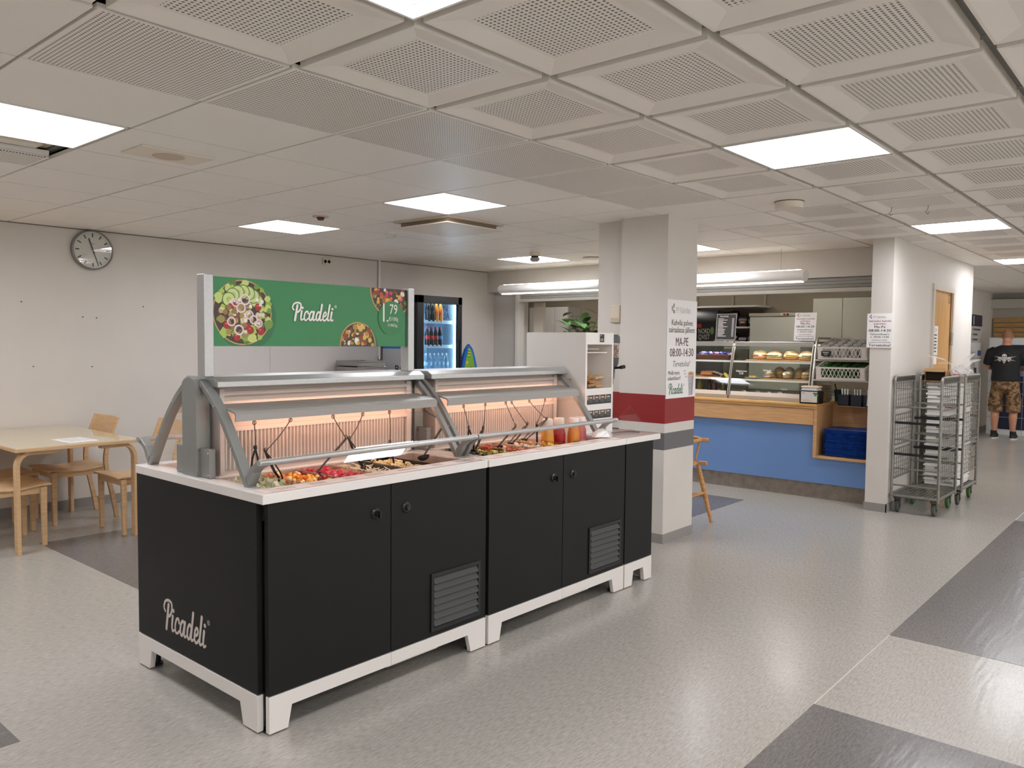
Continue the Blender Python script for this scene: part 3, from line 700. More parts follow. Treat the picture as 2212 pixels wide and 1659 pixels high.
pans1 = [('leaf','clear pan of pale shredded lettuce nearest the lettered end of the bar'),('fruit','clear pan of orange fruit pieces and egg at the lettered end'),('beet','clear pan of pink beetroot cubes in front of the green sign'),
         ('slaw','clear pan of pale shredded slaw next to the beetroot'),('pasta','black tray of cream coloured pasta with a ladle'),('low','almost empty clear pan beside the middle arch')]
for k, (kd, lb) in enumerate(pans1): pan(1.705+k*.181, .168, kd, lb, kd == 'pasta')
pans2 = [('olive','clear pan of dark olives just past the middle arch'),('peas','clear pan of green and yellow peas in the far bar'),('tomato','clear pan of red tomato pieces in the far bar'),('cubes','clear pan of white cheese cubes in the far bar'),('corn','clear pan of yellow corn beside the sauce bottles')]
for k, (kd, lb) in enumerate(pans2): pan(2.94+k*.148, .136, kd, lb)

# ---- serving tools on cords hung from the lamp housing
CORD = mat('brown_cord', '#3a2a24', .6)
def tool(kind, att, hand, tip, label):
    t = thing(kind, label, kind.replace('_', ' '), tip, 'serving tools on cords')
    A, H, T = Vector(att), Vector(hand), Vector(tip); sag = (A+H)/2+Vector((0,-.004,-.012))
    c = MB().tube([A, A+Vector((0,0,-.012)), (A*2+sag)/3+Vector((0,0,-.01)), sag, (H*2+sag)/3, H], .0022, 6)
    n = 10
    c.tube([A+Vector((.008*math.cos(2*PI*i/n), 0, -.012+.009*math.sin(2*PI*i/n))) for i in range(n)], .0018, 6, closed=True)
    c.tube([H+Vector((.007*math.cos(2*PI*i/n), 0, .006+.009*math.sin(2*PI*i/n))) for i in range(n)], .0018, 6, closed=True)
    c.build('cord', CORD, t)
    d = (T-H); L = d.length; dn = d.normalized(); side = dn.cross(Vector((0,0,1))).normalized()
    if kind == 'serving_tongs':
        for s in (-1, 1):
            a = MB(); pts = [H, H+dn*L*.25+side*s*.010, H+dn*L*.7+side*s*.016, T+side*s*.010]
            a.tube(pts, [.006,.007,.007,.005], 8, flat=.45); a.ell(tuple(T+side*s*.010), (.014,.014,.008), 10, 6); a.build('tong_arm', BLACKP, t, smooth=True)
        MB().tube([H-side*.004, H-dn*.012, H+side*.004], .005, 8).build('spring_bend', BLACKP, t)
    else:
        MB().tube([H, H+dn*L*.3, H+dn*L*.75, T], [.008,.0085,.007,.006], 8, flat=.5).build('handle', BLACKP, t, smooth=True)
        bl = MB(); k = len(bl.v); n = 14; rg = []
        for i in range(5):
            th = PI/2*i/4; rg.append([(.034*math.cos(th)*math.cos(2*PI*j/n), .026*math.cos(th)*math.sin(2*PI*j/n), -.022*math.sin(th)) for j in range(n)])
        bl.loft(rg, cap=True); bl.f.pop(-2); bl.m.pop(); bl.c.pop()
        rz = math.atan2(dn.y, dn.x); M_ = Matrix.Translation(T+dn*.012) @ Matrix.Rotation(rz, 4, 'Z') @ Matrix.Rotation(R(12), 4, 'Y'); bl.xf(M_); bl.build('bowl', BLACKP, t, smooth=True)
    return t
hz = 1.166
tool('serving_tongs', (1.792,2.955,hz), (1.768,2.91,1.052), (1.775,2.93,.905), 'black tongs hanging straight down nearest the lettered end of the bar')
tool('serving_tongs', (1.965,2.955,hz), (1.815,2.91,1.036), (1.905,2.93,.905), 'black tongs on a long slanting cord beside the fruit pan')
tool('serving_spoon', (2.187,2.955,hz), (2.225,2.91,1.055), (2.08,2.93,.915), 'black serving spoon on the first of two cords forming a V')
tool('serving_tongs', (2.355,2.955,hz), (2.235,2.90,1.05), (2.33,2.91,.91), 'black tongs on the second of two cords forming a V')
tool('serving_spoon', (2.517,2.955,hz), (2.49,2.92,1.01), (2.50,2.90,.905), 'black spoon hanging straight down over the slaw')
tool('serving_spoon', (2.738,2.955,hz), (2.862,2.92,1.085), (2.725,2.93,.93), 'black ladle with a raised handle resting in the pasta tray')
tool('serving_tongs', (3.027,2.955,hz), (3.03,2.92,1.04), (3.06,2.92,.905), 'black tongs nearest the middle arch in the far bar')
tool('serving_tongs', (3.196,2.955,hz), (3.13,2.91,1.03), (3.07,2.92,.92), 'black tongs over the green peas in the far bar')
tool('serving_spoon', (3.365,2.955,hz), (3.40,2.91,1.022), (3.27,2.92,.925), 'black spoon lying over the tomato pan in the far bar')
tool('serving_tongs', (3.416,2.955,hz), (3.50,2.91,1.025), (3.37,2.92,.93), 'black tongs lying over the cheese cubes in the far bar')
tool('serving_tongs', (3.572,2.955,hz), (3.69,2.92,1.042), (3.49,2.92,.94), 'black tongs with a square raised handle in the far bar')
tool('serving_spoon', (3.719,2.955,hz), (3.60,2.92,1.02), (3.63,2.94,.91), 'black spoon standing in the yellow corn')

# ---- sauce bottles
def bottle(x, y, z, col, cap, label, tagc=None):
    t = thing('sauce_bottle', label, 'bottle', (x,y,z), 'sauce bottles in the salad bar')
    MB().lathe([(.0,0),(.036,0),(.039,.006),(.039,.132),(.036,.16),(.030,.185),(.029,.193),(0,.193)], (x,y,z), 22).build('body', mat('sauce_'+col, col, .35, noise=.05), t, smooth=40)
    MB().lathe([(0,.19),(.029,.19),(.032,.196),(.032,.236),(.029,.242),(0,.242)], (x,y,z), 22).build('cap', mat('sauce_cap', cap, .4), t, smooth=40)
    if tagc:
        lb = MB(); n = 8; a0 = R(215); a1 = R(285)
        for i in range(n):
            p_, q_ = a0+(a1-a0)*i/n, a0+(a1-a0)*(i+1)/n
            lb.add([(x+.0396*math.cos(p_),y+.0396*math.sin(p_),z+.085),(x+.0396*math.cos(q_),y+.0396*math.sin(q_),z+.085),(x+.0396*math.cos(q_),y+.0396*math.sin(q_),z+.105),(x+.0396*math.cos(p_),y+.0396*math.sin(p_),z+.105)], [(0,1,2,3)])
        lb.build('label_band', mat('label_'+tagc, tagc, .5), t)
bottle(3.715, 2.93, .80, '#dd9a3c', '#f0e4dc', 'squeeze bottle of yellow orange sauce beside the corn pan', '#b8752a')
bottle(3.815, 2.92, .80, '#a61a20', '#efe4de', 'squeeze bottle of dark red sauce between two orange bottles', '#8b1218')
bottle(3.895, 2.87, .80, '#e08a3a', '#f0e2d8', 'squeeze bottle of pale orange sauce with a green label', '#5a7a4a')
bottle(3.975, 2.88, .80, '#c9706a', '#efe2dc', 'squeeze bottle of pink sauce nearest the white bread tower', '#d9a09a')
_q = random.Random(6); _b = MB()
_b.loft([[(4.0+r_*1.5*math.cos(2*PI*i/9)*_q.uniform(.75,1.2), 2.745+r_*math.sin(2*PI*i/9)*_q.uniform(.7,1.2), z_+_q.uniform(0,.008)) for i in range(9)] for r_, z_ in ((.05,.925),(.045,.94),(.03,.958),(.012,.972))])
_b.build('paper_cone', PAPER)
tag(D.objects['paper_cone'], 'small crumpled white paper on the worktop at the foot of the last arch', 'paper')

# ---- end cabinet with the white bread tower
t = thing('bread_tower', 'white bread tower on a black cabinet at the far end of the salad bar', 'cabinet', (4.23,3.1,0))
MB().box(4.078,4.39,YF,YK,.152,.884).build('cabinet_body', BLACKL, t, bevel=.002)
MB().prism(feet_poly(4.078,4.39,.1,.1), 'y', YF-.002, YF+.024).build('front_plinth', WHITEL, t)
MB().prism(feet_poly(4.078,4.39,.1,.1), 'y', YK-.024, YK-.002).build('back_plinth', WHITEL, t)
MB().prism(feet_poly(YF+.024,YK-.03,.125,.125), 'x', 4.368, 4.39).build('end_plinth', WHITEL, t)
MB().box(4.074,4.47,YF-.005,YK,.886,.922).build('worktop', WTOP, t, bevel=.003)
tw = MB(); TX0, TX1, TY0, TY1, TZ = 4.078, 4.388, 2.92, 3.40, 1.56
tw.box(TX0,TX1,TY0,TY1,1.485,TZ); tw.box(TX0,TX1,TY0,TY1,.922,1.205); tw.box(TX0,TX0+.018,TY0,TY1,1.205,1.485); tw.box(TX1-.018,TX1,TY0,TY1,1.205,1.485); tw.box(TX0+.018,TX1-.018,TY1-.018,TY1,1.205,1.485)
tw.build('tower_body', WHITEL, t)
MB().box(TX0+.02,TX1-.02,TY0+.2,TY0+.206,1.205,1.485).build('bin_back', mat('bin_back', '#cfc8c0', .5), t)
MB().box(TX0+.02,TX1-.03,TY0+.03,TY0+.034,1.43,1.436).box(TX0+.02,TX1-.05,TY0+.08,TY0+.084,1.452,1.458).build('bin_rod', WHITEP, t)
MB().add([(TX0+.025,TY0+.01,1.212),(TX1-.025,TY0+.01,1.212),(TX1-.025,TY0-.045,1.275),(TX0+.025,TY0-.045,1.275)], [(0,1,2,3)]).build('chute_flap', ACRYL, t)
pr = Print((4.233, 2.9195, 0), (1,0,0), (0,0,1))
pr.rect(-.02,1.497,.058,1.553,'#d9d2ca',1); pr.rect(-.004,1.5,.045,1.55,'#2b2b2c',2); pr.text('0,95',.02,1.508,.022,'#e8e2da',3,.8); pr.rect(.002,1.54,.02,1.543,'#cfc9c2',3)
for z0_, z1_, n0 in ((1.105,1.163,0), (1.012,1.066,0)):
    pr.rect(-.135,z0_,.135,z1_,'#2f3133',1)
    for k in range(4):
        u = -.118+k*.066; pr.rect(u,z0_+.012,u+.045,z0_+.036,'#4b5052',2); pr.rect(u+.008,z0_+.038,u+.04,z0_+.048,'#aeb0b0',2)
        pr.poly([(u+.02,z0_+.034),(u+.042,z0_+.034),(u+.042,z1_-.004),(u+.032,z1_-.002),(u+.022,z1_-.004)] if False else circ(u-.008,z1_-.016,.009,12,.015), '#c98a5a',2)
pr.build('tower_labels', t)
q = random.Random(3)
for k in range(9):
    x = 4.115+(k%3)*.085+q.uniform(-.008,.008); z = 1.214+(k//3)*.026+.012*(k%2); y = 2.965+q.uniform(0,.1)
    b = MB().obox((x+.02,y,z+.006),(.10,.07,.013),(q.uniform(-.25,.25),q.uniform(-.25,.25),q.uniform(-.6,.6)))
    tag(b.build('crispbread', mat('crispbread_'+str(k%3), ['#c69a63','#b5844c','#d3ae7c'][k%3], .8, noise=.25, nscale=60), bevel=.003), 'thin brown crispbread slice in the bread tower bin', 'crispbread', 'crispbread slices in the bread tower')
# seed dispenser on the tower's side
t = thing('seed_dispenser', 'grey and clear seed dispenser hanging on the side of the bread tower', 'dispenser', (4.44,2.97,1.22))
GD = mat('dispenser_grey', '#4d4f50', .45)
MB().lathe([(0,1.495),(.052,1.495),(.052,1.535),(.04,1.55),(0,1.552)], (4.445,2.97,0), 20).build('lid', GD, t, smooth=40)
MB().lathe([(.044,1.40),(.046,1.495)], (4.445,2.97,0), 20).build('clear_hopper', CLEARP, t, smooth=True)
sd = MB()
for k in range(220):
    a = q.uniform(0,2*PI); r_ = .040*math.sqrt(q.random()); sd.ell((4.445+r_*math.cos(a),2.97+r_*math.sin(a),1.405+q.uniform(0,.075)),(.007,.005,.005),6,4,(a,a,0),col=q.choice(['#8a5a30','#a06a3a','#6e4524','#b98a52']))
tag(sd.build('seeds', FOODM, t), kind='stuff')
MB().lathe([(0,1.26),(.018,1.26),(.022,1.32),(.042,1.355),(.047,1.40),(0,1.40)], (4.445,2.97,0), 18).box(4.388,4.42,2.94,3.0,1.24,1.41).box(4.43,4.455,2.96,2.98,1.22,1.27).build('funnel', GD, t, smooth=40)
MB().cyl((4.445,2.95,1.33),(4.445,2.895,1.335),.008).cyl((4.445,2.9,1.335),(4.475,2.89,1.34),.012).build('turn_knob', BLACKP, t)
# clear holder and plastic tongs on the end worktop
t = thing('acrylic_holder', 'clear acrylic holder standing at the end of the salad bar worktop', 'holder', (4.42,2.8,.922))
MB().obox((4.40,2.79,1.005),(.003,.13,.11),(R(45),0,0)).build('panel', ACRYL, t); MB().box(4.395,4.42,2.76,2.82,.922,.932).build('base', ACRYL, t)
t = thing('clear_tongs', 'clear plastic tongs lying on the end worktop by the tower', 'tongs', (4.28,2.75,.922))
for s in (-1, 1): MB().tube([(4.20,2.80,.93),(4.26,2.77+s*.008,.934),(4.33,2.735+s*.018,.934),(4.36,2.715+s*.014,.93)], [.006,.007,.009,.012], 8, flat=.5).build('tong_arm', glass('tong_plastic', '#cfcac6', .12), t, smooth=True)
# ------------------------------------------------------------------ pillar with its stripes and poster
pil = struct(MB().box(5.20,5.65,3.0,3.40,0,ZC).box(5.27,5.65,3.40,3.66,0,ZC).build('wall_pillar', WHITE))
def band(z0, z1, m, e=.0015, nm='stripe'):
    MB().box(5.2-e,5.65+e,3.0-e,3.40+e,z0,z1).box(5.27-e,5.65+e,3.40,3.66+e,z0,z1).build(nm, m, pil)
band(.900, 1.113, mat('stripe_red', '#8e2322', .45)); band(.703, .830, mat('stripe_grey', '#6a6769', .45)); band(0, .07, BASEB, .006, 'skirting')
# coffee beans mark and hollow brand lettering
def cafe_logo(p, u, v, s, l=2):
    for a, b, rot in ((-.62,.10,.25),(-.22,.30,-.6),(-.20,-.12,1.25)):
        pts = circ(0, 0, .13, 14, .2); c_, s_ = math.cos(rot), math.sin(rot)
        p.poly([(u+(a+x*c_-y*s_)*s*.5-.40*s, v+(b+x*s_+y*c_)*s*.9) for x, y in pts], '#4a3026', l)
        p.stroke([(u+(a+y*.0-q*s_*.15)*s*.5-.40*s, v+(b+q*c_*.15)*s*.9) for q, y in ((-1,0),(0,0),(1,0))], .02*s, '#d8d2ce', l+2, 0)
    p.text('PP Kahvilat', u+.74*s, v-.16*s, .5*s, '#8d8684', l, offset=.02, width=1.95*s); p.text('PP Kahvilat', u+.74*s, v-.16*s, .5*s, '#efecea', l+1, offset=-.008, width=1.92*s)
po = MB().box(5.203,5.652,2.994,2.9985,1.085,1.822).build('poster', PAPER)
tag(po, 'tall white opening hours poster on the striped pillar above the red band', 'poster')
p = Print((5.4275, 2.9938, 0), (1,0,0), (0,0,1)); DK = '#3a2826'
cafe_logo(p, -.075, 1.745, .115)
p.text('Kahvila palvee', 0, 1.632, .062, DK, 2, bold=.012, width=.32); p.text('sairaalassa jälleen:', 0, 1.578, .062, DK, 2, bold=.012, width=.40)
p.text('MA-PE', 0, 1.478, .09, '#4a2a26', 2, bold=.012, width=.19); p.text('08:00-14:30', 0, 1.398, .088, '#4a2a26', 2, bold=.012, width=.36)
p.text('Tervetuloa!', 0, 1.322, .062, '#4d4340', 2, shear=.35, width=.26)
p.text('Meillä myös', -.115, 1.262, .042, DK, 2, bold=.012, width=.17); p.text('salaattibaari!', -.11, 1.222, .042, DK, 2, bold=.012, width=.19)
script_logo(p, -.195, 1.118, .072, '#2b6a44', 2)
p.poly([(.10,1.255),(.195,1.27),(.178,1.10),(.118,1.095)], '#b9b4b6', 2); p.poly([(.16,1.266),(.195,1.27),(.178,1.10),(.155,1.098)], '#a19c9f', 3); p.poly(circ(.148,1.264,.05,18,.018), '#d9c4ae', 4); p.poly(circ(.148,1.264,.04,18,.012), '#c88a5a', 5); p.ring(.145,1.17,.018,.021,'#6b6668',5)
for a, b in ((.05,1.285),(.06,1.262),(.075,1.24)): p.stroke([(a-.018,b),(a-.006,b+.008),(a+.004,b-.004),(a+.016,b+.006)], .003, '#5b5452', 3, 3)
p.build('poster_print', po)
# sounder box on the pillar
t = thing('wall_sounder', 'cream plastic box mounted high on the pillar', 'wall box', (5.262,3.485,1.655))
MB().box(5.245,5.27,3.44,3.53,1.655,1.79).build('case', mat('cream_plastic', '#d9cdb8', .45), t, bevel=.006); MB().box(5.243,5.246,3.45,3.52,1.665,1.69).build('lower_grille', mat('cream_dark', '#bfb29b', .5), t)
D.objects['wall_sounder'].location.x = 5.262

# ------------------------------------------------------------------ left wall furniture
# clock
t = thing('wall_clock', 'round grey rimmed wall clock with black hands near the ceiling', 'clock', (2.93,7.42,2.264))
C0 = (2.93, 7.42, 2.264)
MB().lathe([(0,.03),(.172,.03),(.174,.02),(.172,-.012),(.165,-.016),(.158,-.012),(.158,-.004),(0,-.004)][::-1], (2.93,7.42,2.264), 48, 'y').build('rim', mat('clock_rim', '#8d8b88', .35, .5), t, smooth=35)
MB().lathe([(0,-.006),(.159,-.006),(.159,-.001),(0,-.001)], (2.93,7.42,2.264), 48, 'y').build('dial', mat('clock_dial', '#cfcdc4', .4), t)
p = Print((2.93, 7.4135, 2.264), (1,0,0), (0,0,1)); K = '#1d1c1b'
for k in range(60):
    a = 2*PI*k/60; d_ = (math.sin(a), math.cos(a)); nn = (d_[1], -d_[0]); r0, r1, w_ = (.112,.146,.0055) if k%5 == 0 else (.138,.147,.0012)
    p.poly([(d_[0]*r0-nn[0]*w_, d_[1]*r0-nn[1]*w_),(d_[0]*r1-nn[0]*w_, d_[1]*r1-nn[1]*w_),(d_[0]*r1+nn[0]*w_, d_[1]*r1+nn[1]*w_),(d_[0]*r0+nn[0]*w_, d_[1]*r0+nn[1]*w_)][::-1], K)
p.rect(-.016,.052,.016,.057,'#6b6965'); p.build('dial_marks', t)
for nm, ang, L, wd in (('hour_hand', 342, .105, .0065), ('minute_hand', 161, .14, .0045)):
    a = R(ang); d_ = Vector((math.sin(a), 0, math.cos(a))); n_ = Vector((d_.z, 0, -d_.x)); c = Vector(C0)+Vector((0,-.010,0))
    vs = [c-d_*.03-n_*wd, c+d_*L-n_*wd*.6, c+d_*L+n_*wd*.6, c-d_*.03+n_*wd]; MB().add([v+Vector((0,-.001,0)) for v in vs]+[v+Vector((0,.001,0)) for v in vs], [(0,1,2,3),(7,6,5,4),(0,4,5,1),(1,5,6,2),(2,6,7,3),(3,7,4,0)]).build(nm, mat('clock_black', K, .4), t, fixn=True)
MB().lathe([(0,-.014),(.008,-.014),(.008,-.006),(0,-.006)], C0, 14, 'y').build('hub', MATS['clock_black'], t)
MB().lathe([(0,-.0175),(.158,-.0165)], C0, 40, 'y').build('cover_glass', glass('clock_glass', '#ffffff', .04), t)
# double socket below the ceiling
t = thing('wall_socket', 'cream double wall socket just below the ceiling', 'socket', (5.42,7.435,2.36))
MB().box(5.37,5.475,7.43,7.45,2.33,2.405).build('plate', MATS['cream_plastic'], t, bevel=.004)
for dx in (-.024, .026): MB().lathe([(0,0),(.019,0),(.019,-.004),(.015,-.004),(.014,.003),(0,.003)][::-1], (5.4225+dx,7.43,2.367), 16, 'y').build('outlet', mat('socket_hole', '#6b6156', .5), t)
# small dark wall plugs left in the plaster
for k, (x, z) in enumerate(((2.37,1.79),(2.85,1.677),(2.965,1.672),(3.38,1.787),(2.45,1.25),(2.92,1.24))):
    o = MB().cyl((x,WL-.004,z),(x,WL+.002,z),.006,n=8).build('wall_plug', mat('plug_dark', '#57504a', .6)); tag(o, 'tiny dark screw hole plug in the white wall', 'wall plug', 'screw plugs in the long wall')
# table with bent legs
t = thing('dining_table', 'birch dining table with bent legs pushed against the white wall', 'table', (2.285,6.74,0))
TX = (1.865,2.705); TYY = (6.04,7.43)
MB().box(TX[0],TX[1],TYY[0],TYY[1],.712,.736).build('table_top', BIRCH, t, bevel=.002)
MB().box(TX[0]+.002,TX[1]-.002,TYY[0]+.002,TYY[1]-.002,.736,.7385).build('top_cover', mat('cream_laminate', '#cdbd9b', .07, coat=.3, spec=.6), t)
def bent_leg(x, y, sx):
    # vertical board that bends over under the top, running inwards along x
    w2, th = .03, .026; pts = [(x, 0)]; 
    outer = [(0,0),(0,.60)]+[(.09-.09*math.cos(a), .60+.112*math.sin(a)) for a in [PI/2*i/6 for i in range(1,7)]]+[(.26,.712)]
    inner = [(th,0),(th,.60)]+[(.09-(.09-th)*math.cos(a), .60+(.112-th)*math.sin(a)) for a in [PI/2*i/6 for i in range(1,7)]]+[(.26,.712-th)]
    poly = [(x+sx*a, b) for a, b in outer+inner[::-1]]
    MB().prism(poly, 'y', y-w2, y+w2).build('leg', BIRCH, t, bevel=.002, smooth=30)
bent_leg(1.875, 6.10, 1); bent_leg(2.695, 6.10, -1); bent_leg(1.875, 7.33, 1); bent_leg(2.695, 7.33, -1)
p_ = MB().box(-.105,.105,-.15,.15,0,.0006).build('table_notice', PAPER, loc=(0,0,0)); p_.location = (2.34,6.30,.7386); p_.rotation_euler = (0,0,R(4))
tag(p_, 'white printed sheet lying under the glossy top of the birch table', 'sheet of paper'); OFF['table_notice'] = Vector((0,0,0))
p = Print((0,0,.0007), (0,-1,0), (1,0,0)); rr = random.Random(2)
for r_ in range(9):
    u = -.11
    while u < .10: s2 = rr.uniform(.01,.03); p.rect(u, .08-r_*.019, min(u+s2,.11), .089-r_*.019, '#a7a39a'); u += s2+.006
p.build('notice_print', p_)
# chairs
def make_chair():
    t = thing('dining_chair', 'x', 'chair', (0,0,0), 'birch dining chairs')
    W2 = .215                                   # faces -x: seat front at x=0, back at x=.43
    def seat_z(x): return .438+.010*math.cos(x/.43*2*PI)*.9
    rg = []
    for i in range(13):
        x = -.03+.48*i/12; wv = W2*(1-.10*max(0,(x-.3)/.15)**2) if x > .3 else W2; z = seat_z(max(x,0))
        rg.append([(x,-wv,z),(x,wv,z),(x,wv,z-.014),(x,-wv,z-.014)])
    MB().loft(rg).build('seat', BIRCH, t, smooth=50, bevel=.003)
    for s in (-1, 1):
        MB().obox((.20, s*(W2-.03), .405), (.40,.022,.055)).build('side_rail', BIRCH, t, bevel=.002)
        MB().prism([(.0,.425),(.042,.425),(.036,0),(.006,0)], 'y', s*(W2-.012)-.014, s*(W2-.012)+.014).build('front_leg', BIRCH, t, bevel=.003)
        pts = [(.50,0),(.465,.20),(.425,.40),(.42,.53),(.455,.68),(.515,.835)]; q = smooth_curve(pts, 4)
        MB().prism([(a-.018,b) for a, b in q]+[(a+.018,b) for a, b in q][::-1], 'y', s*(W2-.012)-.014, s*(W2-.012)+.014).build('rear_leg', BIRCH, t, smooth=30, bevel=.003)
    MB().obox((.012,0,.405),(.02,.34,.05)).build('front_rail', BIRCH, t)
    rg = []
    for i in range(9):
        y = -.235+.47*i/8; bow = .028*(1-(y/.235)**2)
        def P_(f, z): return (.445+(z-.68)*.38+bow+f, y, z)
        rg.append([P_(0,.685),P_(.012,.685),P_(.012,.838),P_(0,.838)])
    MB().loft(rg).build('backrest', BIRCH, t, smooth=40, bevel=.002)
    return t
ch = make_chair()
spots = [(2.60,6.35,0,'birch chair at the near corner of the table, half hidden behind the salad bar'),(2.36,7.05,0,'birch chair by the wall with its backrest showing above the table'),
         (2.13,6.47,PI,'birch chair at the picture edge with its seat pushed under the table'),(2.23,7.0,PI,'birch chair deep in the shade under the far side of the table')]
for k, (x, y, a, lb) in enumerate(spots):
    o = ch if k == 0 else copy_tree(ch); o.location = (x, y, 0); o.rotation_euler = (0,0,a); o['label'] = lb
# high chair behind the pillar
t = thing('high_chair', 'turned wooden child high chair standing behind the pillar', 'chair', (5.90,3.30,0))
HC = wood('turned_pine', '#cc9a62', '#b98448', .4, (3,3,25))
for sx in (-1, 1):
    for sy in (-1, 1):
        MB().tube([(5.90+sx*.135,3.28+sy*.12,.50),(5.90+sx*.18,3.28+sy*.165,.25),(5.90+sx*.225,3.28+sy*.21,0)], [.017,.02,.014], 12).build('leg', HC, t, smooth=True)
MB().prism(circ(5.90,3.28,.165,28), 'z', .495, .525).build('seat', HC, t, bevel=.006)
MB().tube([(5.90+.187*math.cos(a),3.28+.187*math.sin(a),.705) for a in [2*PI*i/28-PI/2+.0 for i in range(29)]], .016, 10).cyl((5.99,3.12,.703),(6.02,3.055,.70),.017).build('arm_hoop', HC, t, smooth=True)
for k in range(6):
    a = R(-60+60*k); MB().cyl((5.90+.145*math.cos(a),3.28+.145*math.sin(a),.52),(5.90+.185*math.cos(a),3.28+.185*math.sin(a),.70),.009).build('spindle', HC, t, smooth=True)
MB().cyl((5.98,3.12,.513),(5.99,3.055,.513),.017).build('seat_peg', HC, t, smooth=True)
for z_, o_ in ((.25,.18),(.17,.195)):
    MB().cyl((5.90-o_,3.28-o_+.015,z_),(5.90+o_,3.28-o_+.015,z_),.011).cyl((5.90-o_,3.28+o_-.015,z_),(5.90+o_,3.28+o_-.015,z_),.011).build('stretcher', HC, t, smooth=True) if z_ > .2 else MB().cyl((5.90+o_,3.28-o_+.015,z_+.05),(5.90+o_,3.28+o_-.015,z_+.05),.011).cyl((5.90-o_,3.28-o_+.015,z_+.05),(5.90-o_,3.28+o_-.015,z_+.05),.011).build('stretcher', HC, t, smooth=True)

# ---- service counter along the wall with box, racks and tap
t = thing('side_counter', 'white service counter with splash panels along the long wall', 'counter', (5.2,7.1,0))
MB().box(4.0,6.12,6.88,7.43,.08,.87).build('cabinet', WHITEL, t, bevel=.002); MB().box(4.0,6.12,6.93,7.43,0,.08).build('plinth', BASEB, t); MB().box(3.98,6.13,6.85,7.44,.87,.90).build('worktop', mat('grey_worktop', '#9c9a97', .3), t, bevel=.002)
for a, b in ((3.98,4.70),(4.704,6.16)): MB().box(a,b,7.44,7.449,.90,1.62).build('splash_panel', mat('splash_white', '#cfcac6', .35), t)
pi_ = MB().cyl((6.17,7.43,1.27),(6.17,7.43,2.44),.014,n=12).build('water_pipe', WHITEP, smooth=True); tag(pi_, 'thin white water pipe running up the wall to the ceiling', 'pipe')
t = thing('wall_tap', 'chrome valve at the foot of the white water pipe', 'tap', (6.17,7.40,1.21))
MB().ell((6.17,7.415,1.235),(.035,.028,.04),14,8).cyl((6.17,7.40,1.235),(6.235,7.36,1.24),.012).cyl((6.17,7.43,1.27),(6.17,7.43,1.30),.018).build('valve_body', CHROME, t, smooth=True); MB().cyl((6.20,7.38,1.21),(6.205,7.37,1.18),.009).build('spout', CHROME, t)
for k in range(6):
    z = .90+k*.062; b = MB()
    x0_, x1_, y0_, y1_ = 5.46+k*.012, 5.90, 7.0, 7.38
    b.box(x0_,x1_,y0_,y1_,z,z+.006); b.box(x0_-.01,x1_+.01,y0_-.01,y0_,z+.045,z+.056); b.box(x0_-.01,x1_+.01,y1_,y1_+.01,z+.045,z+.056); b.box(x0_,x1_,y0_,y0_+.003,z+.006,z+.05); b.box(x0_,x1_,y1_-.003,y1_,z+.006,z+.05); b.box(x0_,x0_+.003,y0_,y1_,z+.006,z+.05); b.box(x1_-.003,x1_,y0_,y1_,z+.006,z+.05)
    tag(b.build('glass_rack', mat('rack_grey', '#8d8a86', .35), bevel=.001), 'grey tray in the stack on the service counter below the sign', 'tray', 'grey trays stacked on the service counter')
# ---- drinks fridge
t = thing('drinks_fridge', 'tall black framed drinks fridge with lit glass door by the wall', 'fridge', (6.57,7.1,0))
FX0, FX1, FY0, FY1, FZ = 6.205, 6.93, 6.80, 7.42, 2.02
FB = mat('fridge_black', '#17181a', .4)
b = MB(); b.box(FX0,FX0+.04,FY0+.05,FY1,.05,FZ); b.box(FX1-.04,FX1,FY0+.05,FY1,.05,FZ); b.box(FX0,FX1,FY1-.04,FY1,.05,FZ); b.box(FX0,FX1,FY0+.05,FY1,FZ-.05,FZ); b.box(FX0,FX1,FY0+.05,FY1,.05,.35); b.build('cabinet', FB, t)
MB().box(FX0+.02,FX1-.02,FY0+.1,FY1-.03,0,.05).build('plinth', FB, t)
for nm, z0_, z1_, c in (('side_panel_blue',1.40,FZ-.01,'#1f5aa0'),('side_panel_grey',.05,1.40,'#c2c4c8')): MB().box(FX0-.003,FX0,FY0+.055,FY1-.01,z0_,z1_).build(nm, mat(nm, c, .45), t)
d = MB()
d.box(FX0,FX0+.10,FY0,FY0+.045,.36,FZ); d.box(FX1-.065,FX1,FY0,FY0+.045,.36,FZ); d.box(FX0,FX1,FY0,FY0+.045,FZ-.09,FZ); d.box(FX0,FX1,FY0,FY0+.045,.36,.44)
dd = d.build('door', FB, t, bevel=.004); MB().box(FX0+.10,FX1-.065,FY0+.02,FY0+.026,.44,FZ-.09).build('door_glass', glass('fridge_glass', '#eef6fb', .05), dd)
MB().box(FX1-.05,FX1-.035,FY0-.03,FY0,1.05,1.5).build('door_handle', FB, dd)
MB().box(FX0+.04,FX1-.04,FY1-.045,FY1-.041,.35,FZ-.05).build('inner_back', mat('fridge_back', '#bcd9ea', .5), t)
LED = emis('fridge_led', '#dff1ff', 22)
for a, b_ in ((FX0+.041,FX0+.045),(FX1-.045,FX1-.041)): MB().box(a,b_,FY0+.06,FY1-.045,.35,FZ-.05).build('inner_liner', MATS['fridge_back'], t)
MB().box(FX1-.062,FX1-.05,FY0+.06,FY0+.075,.4,FZ-.1).build('led_strip', LED, t); MB().box(FX0+.05,FX1-.07,FY0+.06,FY0+.075,FZ-.062,FZ-.054).build('led_strip', LED, t); MB().box(FX0+.046,FX0+.058,FY0+.06,FY0+.075,.4,FZ-.1).build('led_strip', LED, t)
SH = glass('fridge_shelf', '#dceaf2', .1)
shz = [.52,.82,1.12,1.43,1.72]
